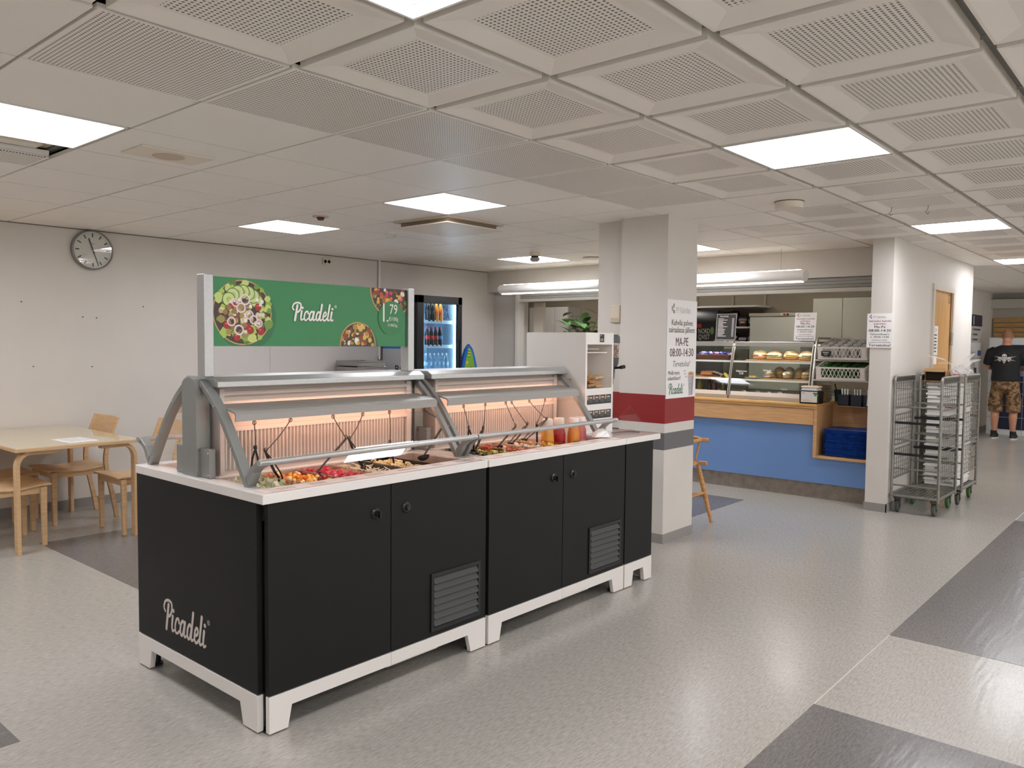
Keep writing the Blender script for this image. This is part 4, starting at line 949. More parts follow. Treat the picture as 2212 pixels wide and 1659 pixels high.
for z in shz:
    MB().box(FX0+.045,FX1-.045,FY0+.10,FY1-.06,z,z+.006).build('shelf', SH, t); MB().box(FX0+.045,FX1-.07,FY0+.09,FY0+.10,z-.02,z+.02).build('price_rail', mat('price_rail', '#b9d2e0', .4), t)
p = Print((FX1-.0456,7.13,0), (0,-1,0), (0,0,1)); p.text('BON',.0,1.855,.11,'#2a5fa8',1,width=.25); p.text('AQUA',.02,1.76,.11,'#2a5fa8',1,width=.28); p.build('liner_print', t)
p = Print((FX0-.0035,0,0), (0,-1,0), (0,0,1)); p.poly([(-7.40,1.40),(-6.86,1.40),(-6.86,1.62),(-6.95,1.74),(-7.10,1.80),(-7.40,1.82)], '#3f86c8', 1); p.text('BON',-7.03,1.118,.128,'#20202c',1,width=.30,offset=.01); p.build('side_print', t)
def soda(x, y, z, col, capc, label, grp, s=1., labc=None, tr=False):
    t = thing('drink_bottle', label, 'bottle', (x,y,z), grp)
    MB().lathe([(0,0),(.028*s,0),(.031*s,.01),(.031*s,.06*s),(.027*s,.085*s),(.031*s,.11*s),(.030*s,.14*s),(.014*s,.19*s),(.012*s,.205*s),(0,.205*s)], (x,y,z), 14).build('body', glass('water_bottle', '#d5ecf7', .15) if tr else mat('drink_'+col, col, .2), t, smooth=40)
    MB().lathe([(0,.2*s),(.015*s,.2*s),(.015*s,.225*s),(0,.225*s)], (x,y,z), 12).build('cap', mat('cap_'+capc, capc, .4), t, smooth=40)
    MB().lathe([(.0316*s,.08*s),(.0325*s,.085*s),(.0325*s,.118*s),(.0316*s,.122*s)], (x,y,z), 14).build('label_band', mat('band_'+labc, labc, .4), t, smooth=40)
for k in range(5):
    x = 6.475+k*.066
    if k < 4: soda(x, 6.915, 1.726, '#1b1713' if k < 2 else '#e08a1e', '#17181a' if k < 2 else '#2b5fb0', 'dark cola bottle on the top shelf of the drinks fridge' if k < 2 else 'orange soda bottle on the top shelf of the drinks fridge', 'bottles in the drinks fridge', 1.05, '#2a2a2c' if k < 2 else '#d9641e')
for k in range(4): soda(6.465+k*.068, 6.915, 1.436, '#2a1512', '#c02a2a', 'red capped cola bottle on the middle shelf of the drinks fridge' if k < 3 else 'bottle with a blue label at the end of the cola row', 'bottles in the drinks fridge', 1., '#c23230' if k < 3 else '#2f7aa8')
for k in range(6): soda(6.44+k*.066, 6.915, 1.126, '#ffffff', '#cfe3ee', 'clear water bottle in the row on the lower fridge shelf', 'water bottles in the drinks fridge', 1.0, '#8fc4e0', True)
# surfboard shaped ice cream display
t = thing('surfboard_display', 'blue and green surfboard shaped display standing beside the drinks fridge', 'display', (7.25,6.98,0))
prof = [(.17*math.sin(PI*min(1,(z+.1)/1.9))**.6*(1 if z < .9 else math.sqrt(max(0,1-((z-.9)/.56)**2))), z) for z in [i*1.46/24 for i in range(25)]]
def board(k, y0_, y1_, m, nm):
    MB().prism([(7.25-a*k, .73+(b-.73)*(1-(1-k)*.25)) for a, b in prof]+[(7.25+a*k, .73+(b-.73)*(1-(1-k)*.25)) for a, b in prof][::-1], 'y', y0_, y1_).build(nm, m, t)
board(1., 6.98, 7.02, mat('surf_blue', '#1f5fb5', .35), 'board'); board(.72, 6.974, 6.979, mat('surf_green', '#6a9f35', .35), 'inner_print')
p = Print((7.23,6.9735,0), (1,0,0), (0,0,1))
for k in range(7): p.poly([(-.02+.01*(k%2),1.30+k*.018),(.03,1.29+k*.018),(.032,1.303+k*.018),(-.018,1.313+k*.018)], '#d8c25a' if k%2 else '#3f7a3a', 1)
p.poly([(.01,1.06),(.07,1.04),(.075,1.17),(.02,1.18)], '#c02f3a', 2); p.poly([(-.075,1.1),(-.02,1.09),(-.03,1.16),(-.06,1.17)], '#d9c9a0', 2); p.poly([(-.08,1.02),(-.01,1.0),(-.01,1.06),(-.07,1.07)], '#b9d24a', 1); p.disc(-.03,1.23,.022,'#c99a6a',2)
p.build('ice_cream_print', t)

# ------------------------------------------------------------------ ceiling fittings
def cl(x, y): return (x, y, ZC)
t = thing('ceiling_speaker', 'square ceiling speaker plate with round grille near the edge light', 'speaker', cl(1.99,4.07))
MB().box(1.80,2.18,3.95,4.19,ZC-.008,ZC-.0005).build('plate', mat('cream_metal', '#e6dccd', .45), t, bevel=.002); MB().lathe([(0,-.012),(.075,-.012),(.08,-.008),(0,-.008)], (1.99,4.07,ZC), 32).build('grille', mat('speaker_grille', '#c9b8a4', .6), t)
t = thing('ac_cassette', 'cream four sided air conditioning cassette hanging from the ceiling', 'air conditioner', cl(4.55,4.62))
x0_, x1_, y0_, y1_ = GX0+4*GDX, GX0+5*GDX, GY0+5*GDY, GY0+6*GDY; CM = mat('cassette_cream', '#e3d8c8', .45)
b = MB()
for a in ((x0_+.01,x0_+.09,y0_+.01,y1_-.01),(x1_-.09,x1_-.01,y0_+.01,y1_-.01),(x0_+.09,x1_-.09,y0_+.01,y0_+.09),(x0_+.09,x1_-.09,y1_-.09,y1_-.01)): b.box(a[0],a[1],a[2],a[3],ZC-.012,ZC+.02)
b.build('outer_frame', CM, t)
MB().prism([(x0_+.0,y0_+.0),(x1_,y0_),(x1_,y1_),(x0_,y1_)], 'z', ZC-.055, ZC-.047).build('lower_plate', CM, t, bevel=.003)
b = MB()
for a in ((x0_+.05,x0_+.065,y0_+.05,y1_-.05),(x1_-.065,x1_-.05,y0_+.05,y1_-.05),(x0_+.065,x1_-.065,y0_+.05,y0_+.065),(x0_+.065,x1_-.065,y1_-.065,y1_-.05)): b.box(a[0],a[1],a[2],a[3],ZC-.047,ZC+.03)
b.build('duct_neck', mat('cassette_dark', '#8f7f68', .5), t)
def dome(name, label, cat, x, y, parts):
    t = thing(name, label, cat, cl(x,y))
    for nm, prof, m in parts: MB().lathe(prof, (x,y,ZC), 28).build(nm, m, t, smooth=35)
    return t
dome('motion_sensor', 'small white domed motion sensor on the plain ceiling tiles', 'sensor', 4.65,5.44, [('base',[(0,-.012),(.05,-.012),(.052,0),(0,0)],WHITEP),('lens',[(0,-.045),(.018,-.042),(.034,-.03),(.04,-.012),(0,-.012)],mat('sensor_lens','#d8d6d2',.2))])
dome('smoke_detector', 'grey smoke detector hanging on a short base beside a ceiling light', 'smoke detector', 6.57,5.38, [('base',[(0,-.04),(.055,-.04),(.055,0),(0,0)],MATS['cassette_cream']),('gap_ring',[(0,-.06),(.04,-.06),(.04,-.04),(0,-.04)],BLACKP),('head',[(0,-.10),(.03,-.10),(.05,-.085),(.052,-.06),(0,-.06)],mat('detector_grey','#a79f95',.5))])
dome('round_vent', 'flat round cream disc on the ceiling next to the pillar', 'vent', 7.35,5.2, [('plate',[(0,-.02),(.06,-.02),(.10,-.012),(.10,-.006),(0,-.006)],MATS['cassette_cream']),('stem',[(0,-.006),(.03,-.006),(.03,0),(0,0)],BLACKP)])
dome('alarm_head', 'small dark red round fitting on the ceiling by the second light', 'alarm', 3.70,5.15, [('plate',[(0,-.008),(.06,-.008),(.062,0),(0,0)],mat('alarm_ivory','#c9b7a6',.5)),('core',[(0,-.03),(.022,-.03),(.032,-.008),(0,-.008)],mat('alarm_red','#5a2018',.5))])
dome('ring_detector', 'cream ring shaped detector on a plain tile near the pillar', 'detector', 5.24,2.12, [('ring',[(.055,-.045),(.088,-.045),(.092,-.01),(.092,0),(.05,0),(.05,-.04)],MATS['cassette_cream']),('inner_disc',[(0,-.03),(.05,-.03),(.05,0),(0,0)],mat('detector_inner','#c2b4a2',.5)),('shadow_ring',[(0,-.004),(.095,-.004),(.095,0),(0,0)],BLACKP)])
for k, (x, y) in enumerate(((5.95,1.68),(6.02,1.466))):
    b = MB().tube([(x,y,ZC+.05),(x,y,ZC-.005),(x+.004,y+.006,ZC-.015),(x,y+.016,ZC-.03),(x,y+.006,ZC-.042),(x,y-.010,ZC-.034)], .0028, 6)
    tag(b.build('ceiling_hook', STEEL), ('metal hook hanging from the ceiling, the one nearer the ring detector','metal hook hanging from the ceiling, the one nearer the corridor light')[k], 'hook')
# pendant lamps in front of the hatch
PEND = mat('pendant_white', '#e9e6e1', .35)
for y0_, y1_, lb in ((5.0,6.9,'long white pendant tube lamp in front of the kitchen hatch nearest the fridge'),(2.95,4.85,'long white pendant tube lamp between the pillar and the column')):
    t = thing('pendant_lamp', lb, 'pendant lamp', (7.75,(y0_+y1_)/2,2.115), 'pendant tube lamps')
    pf = [(7.75+.075*math.cos(a), 2.165+.058*math.sin(a)) for a in [R(-70+i*20) for i in range(17)]]
    MB().prism(pf, 'y', y0_, y1_).build('shade', PEND, t, smooth=40, bevel=.004); MB().box(7.722,7.778,y0_+.03,y1_-.03,2.100,2.112).build('diffuser', emis('pendant_added_glow','#fff6ea',2.5), t); MB().box(7.73,7.77,y0_+.05,y1_-.05,2.2235,2.226).build('added_uplight', emis('pendant_added_uplight','#fff6ea',2.2), t)  # lower glow and top strip are added to brighten the counter and soffit
    for yy in (y0_+.25, y1_-.25): MB().cyl((7.75,yy,2.222),(7.75,yy,2.44),.0018,n=6).build('wire', STEEL, t)
# ------------------------------------------------------------------ cafe counter
BLUEP = mat('counter_blue', '#6789bd', .4, noise=.02, nscale=2)
KICK = mat('kick_steel', '#8a8076', .45, .4, noise=.18, nscale=14)
t = thing('cafe_counter', 'beech and blue cafe counter with a steel kick plate under the hatch', 'counter', (7.95,4.1,0))
MB().box(7.80,7.812,2.30,6.0,0,.152).build('kick_plate', KICK, t)
MB().box(7.775,7.80,2.835,6.0,.152,.716).box(7.775,7.80,2.30,2.835,.152,.40).build('blue_panel', BLUEP, t)
MB().box(7.74,7.775,2.835,6.0,.716,.872).build('beech_fascia', BEECH, t, bevel=.003)
MB().box(7.725,8.42,2.80,6.0,.898,.92).build('worktop', wood('beech_gloss', '#d8a761', '#cb9850', .2, (25,2,25)), t, bevel=.003)
MB().box(7.732,7.765,2.80,6.0,.874,.897).build('edge_moulding', BEECH, t, bevel=.004)
MB().box(7.745,8.2,2.80,2.834,.40,.897).build('niche_side', BEECH, t, bevel=.002); MB().box(7.745,8.2,2.305,2.80,.398,.424).build('niche_shelf', BEECH, t, bevel=.002)
MB().box(8.18,8.2,2.305,2.80,.425,.90).build('niche_back', BEECH, t); MB().box(7.745,8.18,2.288,2.304,.15,.90).build('niche_end', BEECH, t)
MB().box(7.82,8.6,2.85,6.0,0,.897).build('carcass', mat('counter_core', '#a8957b', .6), t); MB().box(8.2,8.9,2.30,2.85,.0,.87).build('rear_cabinet', MATS['counter_core'], t)
# tray stack
tr = MB(); TXa, TXb, TYa, TYb = -.20, .17, -.21, .21
def rr_rect(x0, x1, y0, y1, r, n=4):
    out = []
    for cx_, cy_, a0 in ((x1-r,y1-r,0),(x0+r,y1-r,PI/2),(x0+r,y0+r,PI),(x1-r,y0+r,3*PI/2)):
        out += [(cx_+r*math.cos(a0+PI/2*i/n), cy_+r*math.sin(a0+PI/2*i/n)) for i in range(n+1)]
    return out
def ring_z(d, z): return [(x, y, z) for x, y in rr_rect(TXa+d, TXb-d, TYa+d, TYb-d, .04)]
rgs = [ring_z(.022,0), ring_z(.004,.010), ring_z(0,.013), ring_z(.004,.015), ring_z(.024,.004)]
tr.loft(rgs, cap=True)
for k in range(22):
    if k == 0: base_t = tr.build('serving_tray', mat('tray_blue', '#2450a6', .35, noise=.15, nscale=10), loc=(0,0,0), smooth=45, fixn=True); o = base_t
    else: o = base_t.copy(); COL.objects.link(o)
    o.location = (7.975+rnd.uniform(-.004,.004), 2.55+rnd.uniform(-.003,.003), .4245+k*.0117)
    tag(o, 'blue plastic serving tray in the stack in the counter niche' if k < 21 else 'topmost blue serving tray of the stack in the counter niche', 'tray', 'blue trays in the counter niche')
# napkin dispenser
t = thing('napkin_dispenser', 'black napkin dispenser with a leaf print on the counter corner', 'napkin dispenser', (7.83,2.89,.92))
MB().prism([(2.80,.92),(2.985,.92),(2.99,1.03),(2.975,1.05),(2.81,1.05),(2.795,1.03)], 'x', 7.765, 7.90).build('case', BLACKP, t, bevel=.008)
MB().prism([(2.812,1.05),(2.975,1.05),(2.96,1.072),(2.825,1.072)], 'x', 7.77, 7.89).build('napkins', PAPER, t); MB().obox((7.83,2.89,1.083),(.13,.17,.018),(0,0,.1)).build('napkin_pile', mat('napkin_tan', '#e0c9b0', .8), t, bevel=.006)
p = Print((7.7635,2.89,0), (0,-1,0), (0,0,1)); p.rect(-.078,.935,.078,1.038,'#d3cfca',1); rr = random.Random(4)
for k in range(26):
    u, v = rr.uniform(-.01,.072), rr.uniform(.97,1.03)
    if v > 1.035-.5*(u+.02): p.poly([(u+.014*math.cos(a), v+.009*math.sin(a)) for a in [2*PI*i/7 for i in range(7)]], rr.choice(['#4f8a2f','#6da83c','#3a7028','#86b54a']), 2)
p.rect(-.065,1.02,-.045,1.028,'#8a8f9a',2); p.rect(-.068,.955,.0,.96,'#b9a58a',2); p.rect(-.068,.945,.03,.949,'#b9a58a',2); p.build('front_print', t)

# ---- display cases
CHR = mat('case_metal', '#c3bfb8', .3, .8)
def case(y0, y1, label):
    t = thing('display_case', label, 'display case', (8.15,(y0+y1)/2,.92), 'glass display cases on the counter')
    x0, xt, xb, z0, z1 = 7.95, 8.08, 8.40, .92, 1.52
    MB().box(x0,xb,y0,y1,z0,z0+.03).build('base', CHR, t, bevel=.003); MB().box(xt-.01,xb,y0,y1,z1-.015,z1).build('top_panel', CHR, t, bevel=.002)
    for yy in (y0+.004, y1-.004):
        MB().tube([(x0+.004,yy,z0+.03),(x0+.05,yy,1.2),(x0+.10,yy,1.40),(xt,yy,z1-.02),(xt+.03,yy,z1-.006)], .007, 8).build('side_frame', CHR, t, smooth=True)
        MB().prism([(x0+.004,z0+.03),(x0+.05,1.2),(x0+.10,1.40),(xt,z1-.02),(xb,z1-.015),(xb,z0+.03)], 'y', yy-.002, yy+.002).build('side_glass', CASEG, t)
    cv = smooth_curve([(x0+.004,z0+.03),(x0+.05,1.2),(x0+.10,1.40),(xt,z1-.02)], 3); n = len(cv)
    MB().add([(a,y0+.008,b) for a, b in cv]+[(a,y1-.008,b) for a, b in cv], [(i,i+1,n+i+1,n+i) for i in range(n-1)]).build('front_glass', CASEG, t, smooth=True)
    for z, dx in ((1.125,.045),(1.315,.085)):
        MB().box(x0+dx,xb-.02,y0+.01,y1-.01,z-.006,z).build('shelf', glass('case_shelf', '#eef3f0', .1), t); MB().box(x0+dx-.002,x0+dx+.010,y0+.01,y1-.01,z-.016,z+.004).build('shelf_edge', mat('shelf_edge_white', '#efece6', .35), t)
    MB().box(xt+.02,xt+.045,y0+.01,y1-.01,z1-.034,z1-.024).build('light_bar', emis('case_led', '#fff4e2', 16), t); MB().box(xt-.004,xt+.004,y0+.01,y1-.01,z1-.05,z1-.016).build('light_lip', CHR, t)
    MB().box(xb-.006,xb,y0,y1,z0+.03,z1-.015).build('rear_glass', CASEG, t)
    MB().box(x0+.002,x0+.006,y0+.02,y1-.02,z0+.032,z0+.075).build('price_rail', mat('case_rail', '#dedad4', .35), t)
    return t
C1 = case(2.97, 3.82, 'larger glass display case with wrapped sandwiches on the counter'); C2 = case(3.83, 4.60, 'glass display case with basket and bread half hidden by the pillar')
p = Print((7.99,3.4,0), (0,-1,0), (.22,0,1))
for (u, v, tx, s) in ((-.30,1.20,'Kääpiömini','.'),(-.30,1.175,'2,50','.'),(-.02,1.215,'Sämpylä','.'),(-.02,1.185,'5,50','.'),(-.02,1.155,'Kahvi','.'),(.18,1.03,'Panini','.'),(-.25,.99,'2,00','.'),(-.1,.99,'2,50','.'),(.02,.99,'1,80','.'),(.14,.99,'4,50','.')):
    p.text(tx, u, v-1.0+1.0, .028, '#f4f1ec', 1)
CM_ = p.b
for i, q in enumerate(CM_.v):
    z = q[2]; CM_.v[i] = (7.948+.30*(z-.95)**1.15*.75 if z > .95 else 7.948, q[1], z)
p.build('glass_writing', C1)
WOODB = wood('board_wood', '#c99a63', '#b8854d', .5, (3,20,3))
def board_(x0, x1, y0, y1, z, label): o = MB().box(x0,x1,y0,y1,z,z+.014).build('serving_board', WOODB, bevel=.003); tag(o, label, 'board')
board_(8.08,8.34,3.0,3.70,1.316,'wooden board on the top shelf of the larger display case'); board_(8.03,8.34,2.99,3.50,1.126,'wooden board on the middle shelf of the larger display case')
WRAP = glass('cling_film', '#fdfdfd', .10, .12)
def sandwich(x, y, z, L, rot, lab, grp, c='#d9b98c', fill='#7d9a45', h=.06):
    L *= 1.15
    t = thing('wrapped_sandwich', lab, 'sandwich', (x,y,z), grp); M_ = Matrix.Translation((x,y,z)) @ Matrix.Rotation(rot,4,'Z')
    MB().ell((0,0,h*.30),(L/2,.045,h*.30),12,6).xf(M_).build('lower_bread', mat('bread_'+c, c, .7, noise=.12, nscale=40), t, smooth=True)
    MB().ell((0,0,h*.55),(L/2*1.02,.05,h*.14),12,6).xf(M_).build('filling', mat('fill_'+fill, fill, .6, noise=.2, nscale=60), t, smooth=True)
    MB().ell((0,0,h*.9),(L/2,.046,h*.42),12,6).xf(M_).build('upper_bread', mat('bread_'+c, c, .7), t, smooth=True)
    b = MB().ell((0,0,h*.68),(L/2*1.14,.058,h*.72),14,8)
    q = random.Random(int((x+y)*1e4))
    b.v = [(a+q.uniform(-.004,.004), c_+q.uniform(-.004,.004), max(d+q.uniform(-.004,.004), .0005)) for a, c_, d in b.v]; b.xf(M_).build('film', WRAP, t)
q = random.Random(11)
for k in range(4): sandwich(8.17+.03*(k%2), 3.08+k*.17, 1.331, .15, R(80+q.uniform(-15,15)), 'wrapped filled baguette on the top case shelf board, ' + ['nearest the crate rack','second from the crate rack','third from the crate rack','farthest from the crate rack'][k], 'wrapped sandwiches in the display case', ['#d8b48a','#c9a070','#e0c49c','#d3ab7c'][k], ['#7d9a45','#b9a24a','#8a9a55','#c98a7a'][k])
for k in range(5): sandwich(8.10+.07*(k%2), 3.05+k*.095, 1.141, .105, R(q.uniform(-30,30)), 'wrapped pale bread roll on the middle case shelf, ' + ['nearest the crate rack','second from the crate rack','middle of the row','second from the cake plate','nearest the cake plate'][k], 'wrapped bread rolls in the display case', ['#e3c08e','#d9ae78','#e8cfa6','#d2a56c','#e0bd8a'][k], ['#e0d2a8','#c9b36a','#d9c48a','#b9a25a','#d9c79a'][k], .06)
for k in range(4): sandwich(8.30, 3.12+k*.17, 1.331, .13, R(85+6*k), 'wrapped roll at the back of the top shelf, ' + ['nearest the crate rack','second from the crate rack','third from the crate rack','farthest from the crate rack'][k], 'wrapped rolls in the rear row', ['#caa678','#dcbf94','#c69a68','#e2caa2'][k], ['#9aa85a','#c9a08a','#8a9a4a','#d8c27a'][k], .075)
for k in range(4): sandwich(8.25, 3.06+k*.11, 1.141, .10, R(20*k), 'wrapped bun at the back of the middle shelf, ' + ['nearest the crate rack','second from the crate rack','third from the crate rack','nearest the cake plate'][k], 'wrapped buns in the rear row', ['#e6c99a','#d6ad78','#ead3aa','#d0a26c'][k], ['#d8c48a','#c9b070','#e0d0a0','#b8a060'][k], .085)
t = thing('cake_plate', 'white plate with a small yellow cake slice in the larger display case', 'plate', (8.12,3.63,1.126))
MB().lathe([(0,0),(.05,0),(.085,.012),(.086,.015),(.05,.004),(0,.004)], (8.12,3.63,1.126), 26).build('plate', WHITEP, t, smooth=40); MB().obox((8.12,3.63,1.148),(.06,.075,.022),(0,0,.3)).build('cake_slice', mat('cake', '#d9b85c', .7, noise=.2, nscale=60), t, bevel=.004)
for k in range(6):
    o = MB().obox((8.06+.05*(k%3), 3.04+.07*k, .967+.012*(k%2)), (.10,.085,.022), (q.uniform(-.2,.2),q.uniform(-.2,.2),q.uniform(-.5,.5))).build('snack_packet', mat('packet_%d' % (k%3), ['#d8cbbf','#b98d7a','#c9c2b5'][k%3], .4, noise=.25, nscale=40), bevel=.006)
    tag(o, ['white','brownish pink','grey'][k%3]+' snack packet on the floor of the larger display case', 'packet', 'packets on the floor of the larger case')
# second case: basket of sweets, bread tray, bananas, bottles
t = thing('sweets_basket', 'brown wicker basket full of colourful wrapped sweets', 'basket', (8.16,4.08,1.316))
bk = MB()
for k in range(8):
    z = 1.318+k*.008; g_ = .018*k/8
    for s_ in (0, 1): bk.tube([(x, y, z+.002*math.sin(i*PI+k*PI)) for i, (x, y) in enumerate(rr_rect(8.08-g_,8.26+g_,3.88-g_,4.26+g_,.04,3))], .0042, 5, closed=True) if s_ == 0 else None
bk.prism(rr_rect(8.085,8.255,3.885,4.255,.04), 'z', 1.316, 1.320); bk.build('wicker', mat('wicker_brown', '#6d3f2a', .6, noise=.3, nscale=80), t)
sw = MB(); q = random.Random(9)
for k in range(60):
    x, y, z = q.uniform(8.09,8.25), q.uniform(3.89,4.25), 1.37+q.uniform(0,.028); sw.obox((x,y,z),(.03,.024,.012),(q.uniform(-.6,.6),q.uniform(-.6,.6),q.uniform(0,3)),col=q.choice(['#2f3f9a','#3a55b8','#d98aa8','#8f6ac0','#e8e6ea','#1f2f7a','#c9aed8']))
tag(sw.build('sweets', FOODM, t), kind='stuff')
t = thing('bread_tray', 'wooden tray holding brown bread sticks in the second case', 'tray', (8.12,4.08,1.126))
MB().box(8.03,8.30,3.95,4.30,1.126,1.138).box(8.03,8.30,3.95,3.957,1.138,1.155).box(8.03,8.30,4.293,4.30,1.138,1.155).build('tray', WOODB, t)
for k in range(4):
    tag(MB().ell((8.10+.03*k,4.16,1.158+.018*(k%2)),(.026,.10,.02),12,8,(0,0,.25*(k-1.5))).build('bread_stick', mat('bread_stick', '#b8703a', .6, noise=.2, nscale=30), smooth=True), 'brown crusty bread stick on the wooden tray in the second case', 'bread', 'bread sticks on the tray')
tag(MB().obox((8.10,4.02,1.165),(.10,.12,.02),(.3,.2,.4)).build('foil_packet', mat('foil', '#a99f98', .25, .6, noise=.3, nscale=30), bevel=.006), 'crinkled silver packet beside the bread sticks', 'packet')
for k in range(4):
    a = [(8.06+.045*math.sin(s)+.012*k, 3.90+.06*s+.006*k, 1.145+.028*math.sin(s*1.3)+.010*(k%2)) for s in [i*.28-.7 for i in range(6)]]
    tag(MB().tube(a, [.006,.014,.017,.017,.014,.005], 9).build('banana', mat('banana_yellow', '#d8b83a', .5, noise=.12, nscale=30), smooth=True), 'yellow banana of the bunch in the second display case', 'banana', 'bananas in the display case')
for k in range(5):
    tag(MB().lathe([(0,0),(.03,0),(.032,.08),(.02,.12),(.012,.15),(0,.15)], (8.12+.05*(k%2),3.90+k*.085,.951), 14).build('small_bottle', mat('small_bottle_%d' % (k%3), ['#3a3020','#7a6a1f','#5a1f1c'][k%3], .3), smooth=40), ['dark brown','olive yellow','dark red'][k%3]+' small bottle on the floor of the second case', 'bottle', 'small bottles in the second case')
for k in range(4):
    tag(MB().obox((8.00,3.93+k*.09,.965),(.06,.08,.02),(.1*k,-.1,.3*k)).build('candy_bar', mat('candy_red', '#b52f22', .4, noise=.2, nscale=40), bevel=.004), 'red wrapped candy bar at the front of the second case', 'candy bar', 'candy bars in the second case')
# ---- signs on the cases, column notice
def hours_print(p, w_, z0, z1, cx=0):
    H = z1-z0; cafe_logo(p, cx-.22*w_, z1-.105*H, .25*w_)
    for v, tx, s, c, wd in ((.755,'Sairaalan kahvila',.075,'#8a2f2c',.84),(.675,'palvelee:',.075,'#8a2f2c',.46),(.575,'Ma-Pe',.10,'#1f1d1d',.42),(.465,'08:00-14:30',.11,'#1f1d1d',.84),(.37,'Salaattibaari:',.075,'#3f5a4a',.74),(.29,'n. 09:00-13:00',.07,'#2a2828',.70),(.21,'Lisätietoja löydät:',.045,'#5a3a44',.58),(.145,'osuuspartnerit.fi/kahvilat',.045,'#2a2838',.84),(.04,'Tervetuloa!',.105,'#1f1d1d',.84)):
        p.text(tx, cx, z0+v*H, s*H, c, 3, bold=.012, width=wd*w_)
nt_ = MB().box(7.5525,7.5555,2.085,2.307,1.474,1.78).build('hours_notice', PAPER); tag(nt_, 'white opening hours notice taped to the edge of the column', 'notice')
p = Print((7.552,2.196,0), (0,-1,0), (0,0,1)); hours_print(p, .222, 1.474, 1.78); p.build('notice_print', nt_)
def stand(y0, y1, z0, z1, label, dark):
    t = thing('sign_holder', label, 'sign', (8.12,(y0+y1)/2,1.52)); x0 = 8.10; ti = .10
    def X(z): return x0+(z-z0)*ti
    b = MB().add([(X(z0),y0,z0),(X(z0),y1,z0),(X(z1),y1,z1),(X(z1),y0,z1),(X(z0)+.003,y0,z0),(X(z0)+.003,y1,z0),(X(z1)+.003,y1,z1),(X(z1)+.003,y0,z1)], [(0,1,2,3),(7,6,5,4),(0,4,5,1),(1,5,6,2),(2,6,7,3),(3,7,4,0)])
    b.build('sheet', mat('chalk_black', '#2b2827', .5) if dark else PAPER, t, fixn=True); MB().box(x0-.03,x0+.06,y0-.005,y1+.005,1.520,1.535).build('stand_foot', glass('stand_acrylic', '#f2f4f6', .25, .05), t)
    p = Print((x0-.0008-z0*ti, (y0+y1)/2, 0), (0,-1,0), (ti,0,1))
    if dark:
        w_ = y1-y0; rr = random.Random(8); p.text('Vitriinistä', -.03, z1-.035, .03, '#d8d4cf', 1, width=.10)
        for k in range(14):
            v = z1-.055-k*.0145; p.rect(-w_/2+.02, v, -w_/2+.02+rr.uniform(.05,.11), v+.006, '#cfcac4', 1); p.rect(w_/2-.05, v, w_/2-.025, v+.006, '#cfcac4', 1)
        for a, b_, c, d_ in ((-w_/2,z0,w_/2,z0+.004),(-w_/2,z1-.004,w_/2,z1),(-w_/2,z0,-w_/2+.004,z1),(w_/2-.004,z0,w_/2,z1)): p.rect(a,b_,c,d_,'#c9c5c0',1)
    else: hours_print(p, y1-y0, z0, z1)
    p.build('sheet_print', t)
stand(3.83,4.06,1.535,1.82,'black price list with white lines standing on the display case',True); stand(2.97,3.19,1.535,1.82,'white opening hours sheet standing on the display case',False)
# ---- crate rack
t = thing('crate_rack', 'slanted steel rack carrying two white bottle crates on the counter', 'rack', (8.2,2.66,.92))
for y in (2.385, 2.925): MB().tube([(7.90,y,.92),(8.02,y,1.52),(8.06,y,1.56),(8.40,y,1.56),(8.44,y,1.53),(8.44,y,.92)], .011, 10).build('leg_frame', CHR, t, smooth=True)
for z, x0 in ((1.34,7.98),(1.145,7.94)): [MB().cyl((xx,2.385,zz),(xx,2.925,zz),.008).build('cross_bar', CHR, t) for xx, zz in ((x0,z),(8.44,z+.1))]
CRW = mat('crate_white', '#dcd6ce', .45)
TILT = R(12.5)
def crate(x0, x1, y0, y1, z0, h, label, lat=True):
    t = thing('plastic_crate', label, 'crate', ((x0+x1)/2,(y0+y1)/2,z0)); th = .008; z1 = z0+h
    MB().box(x0,x1,y0,y1,z0,z0+.006).build('floor_panel', CRW, t)
    r = MB()
    for za, zb in ((z0+.006,z0+.022),(z1-.014,z1)):
        r.box(x0,x1,y0,y0+th,za,zb); r.box(x0,x1,y1-th,y1,za,zb); r.box(x0,x0+th,y0+th,y1-th,za,zb); r.box(x1-th,x1,y0+th,y1-th,za,zb)
    for xx in (x0, x1-th):
        for ya, yb in ((y0,y0+.05),(y1-.05,y1)): r.box(xx,xx+th,ya,yb,z0+.022,z1-.014)
    for yy in (y0, y1-th):
        for xa, xb in ((x0,x0+.05),(x1-.05,x1)): r.box(xa,xb,yy,yy+th,z0+.022,z1-.014)
    r.build('rim_frame', CRW, t)
    l = MB(); za, zb = z0+.022, z1-.014; n = 10
    for xx in (x0+th/2, x1-th/2):
        for k in range(n):
            a = y0+.05+(y1-y0-.1)*k/n; b = y0+.05+(y1-y0-.1)*(k+1)/n
            l.tube([(xx,a,za),(xx,b,zb)], .0035, 4); l.tube([(xx,b,za),(xx,a,zb)], .0035, 4)
    for yy in (y0+th/2, y1-th/2):
        for k in range(n):
            a = x0+.05+(x1-x0-.1)*k/n; b = x0+.05+(x1-x0-.1)*(k+1)/n
            l.tube([(a,yy,za),(b,yy,zb)], .0035, 4); l.tube([(b,yy,za),(a,yy,zb)], .0035, 4)
    tag(l.build('lattice', CRW, t), kind='stuff'); t.rotation_euler = (0, -TILT, 0); return t
crate(7.96,8.42,2.42,2.89,1.40,.125,'upper white lattice crate of clear cups on the steel rack'); crate(7.93,8.40,2.42,2.89,1.205,.125,'lower white lattice crate of green pots on the steel rack')
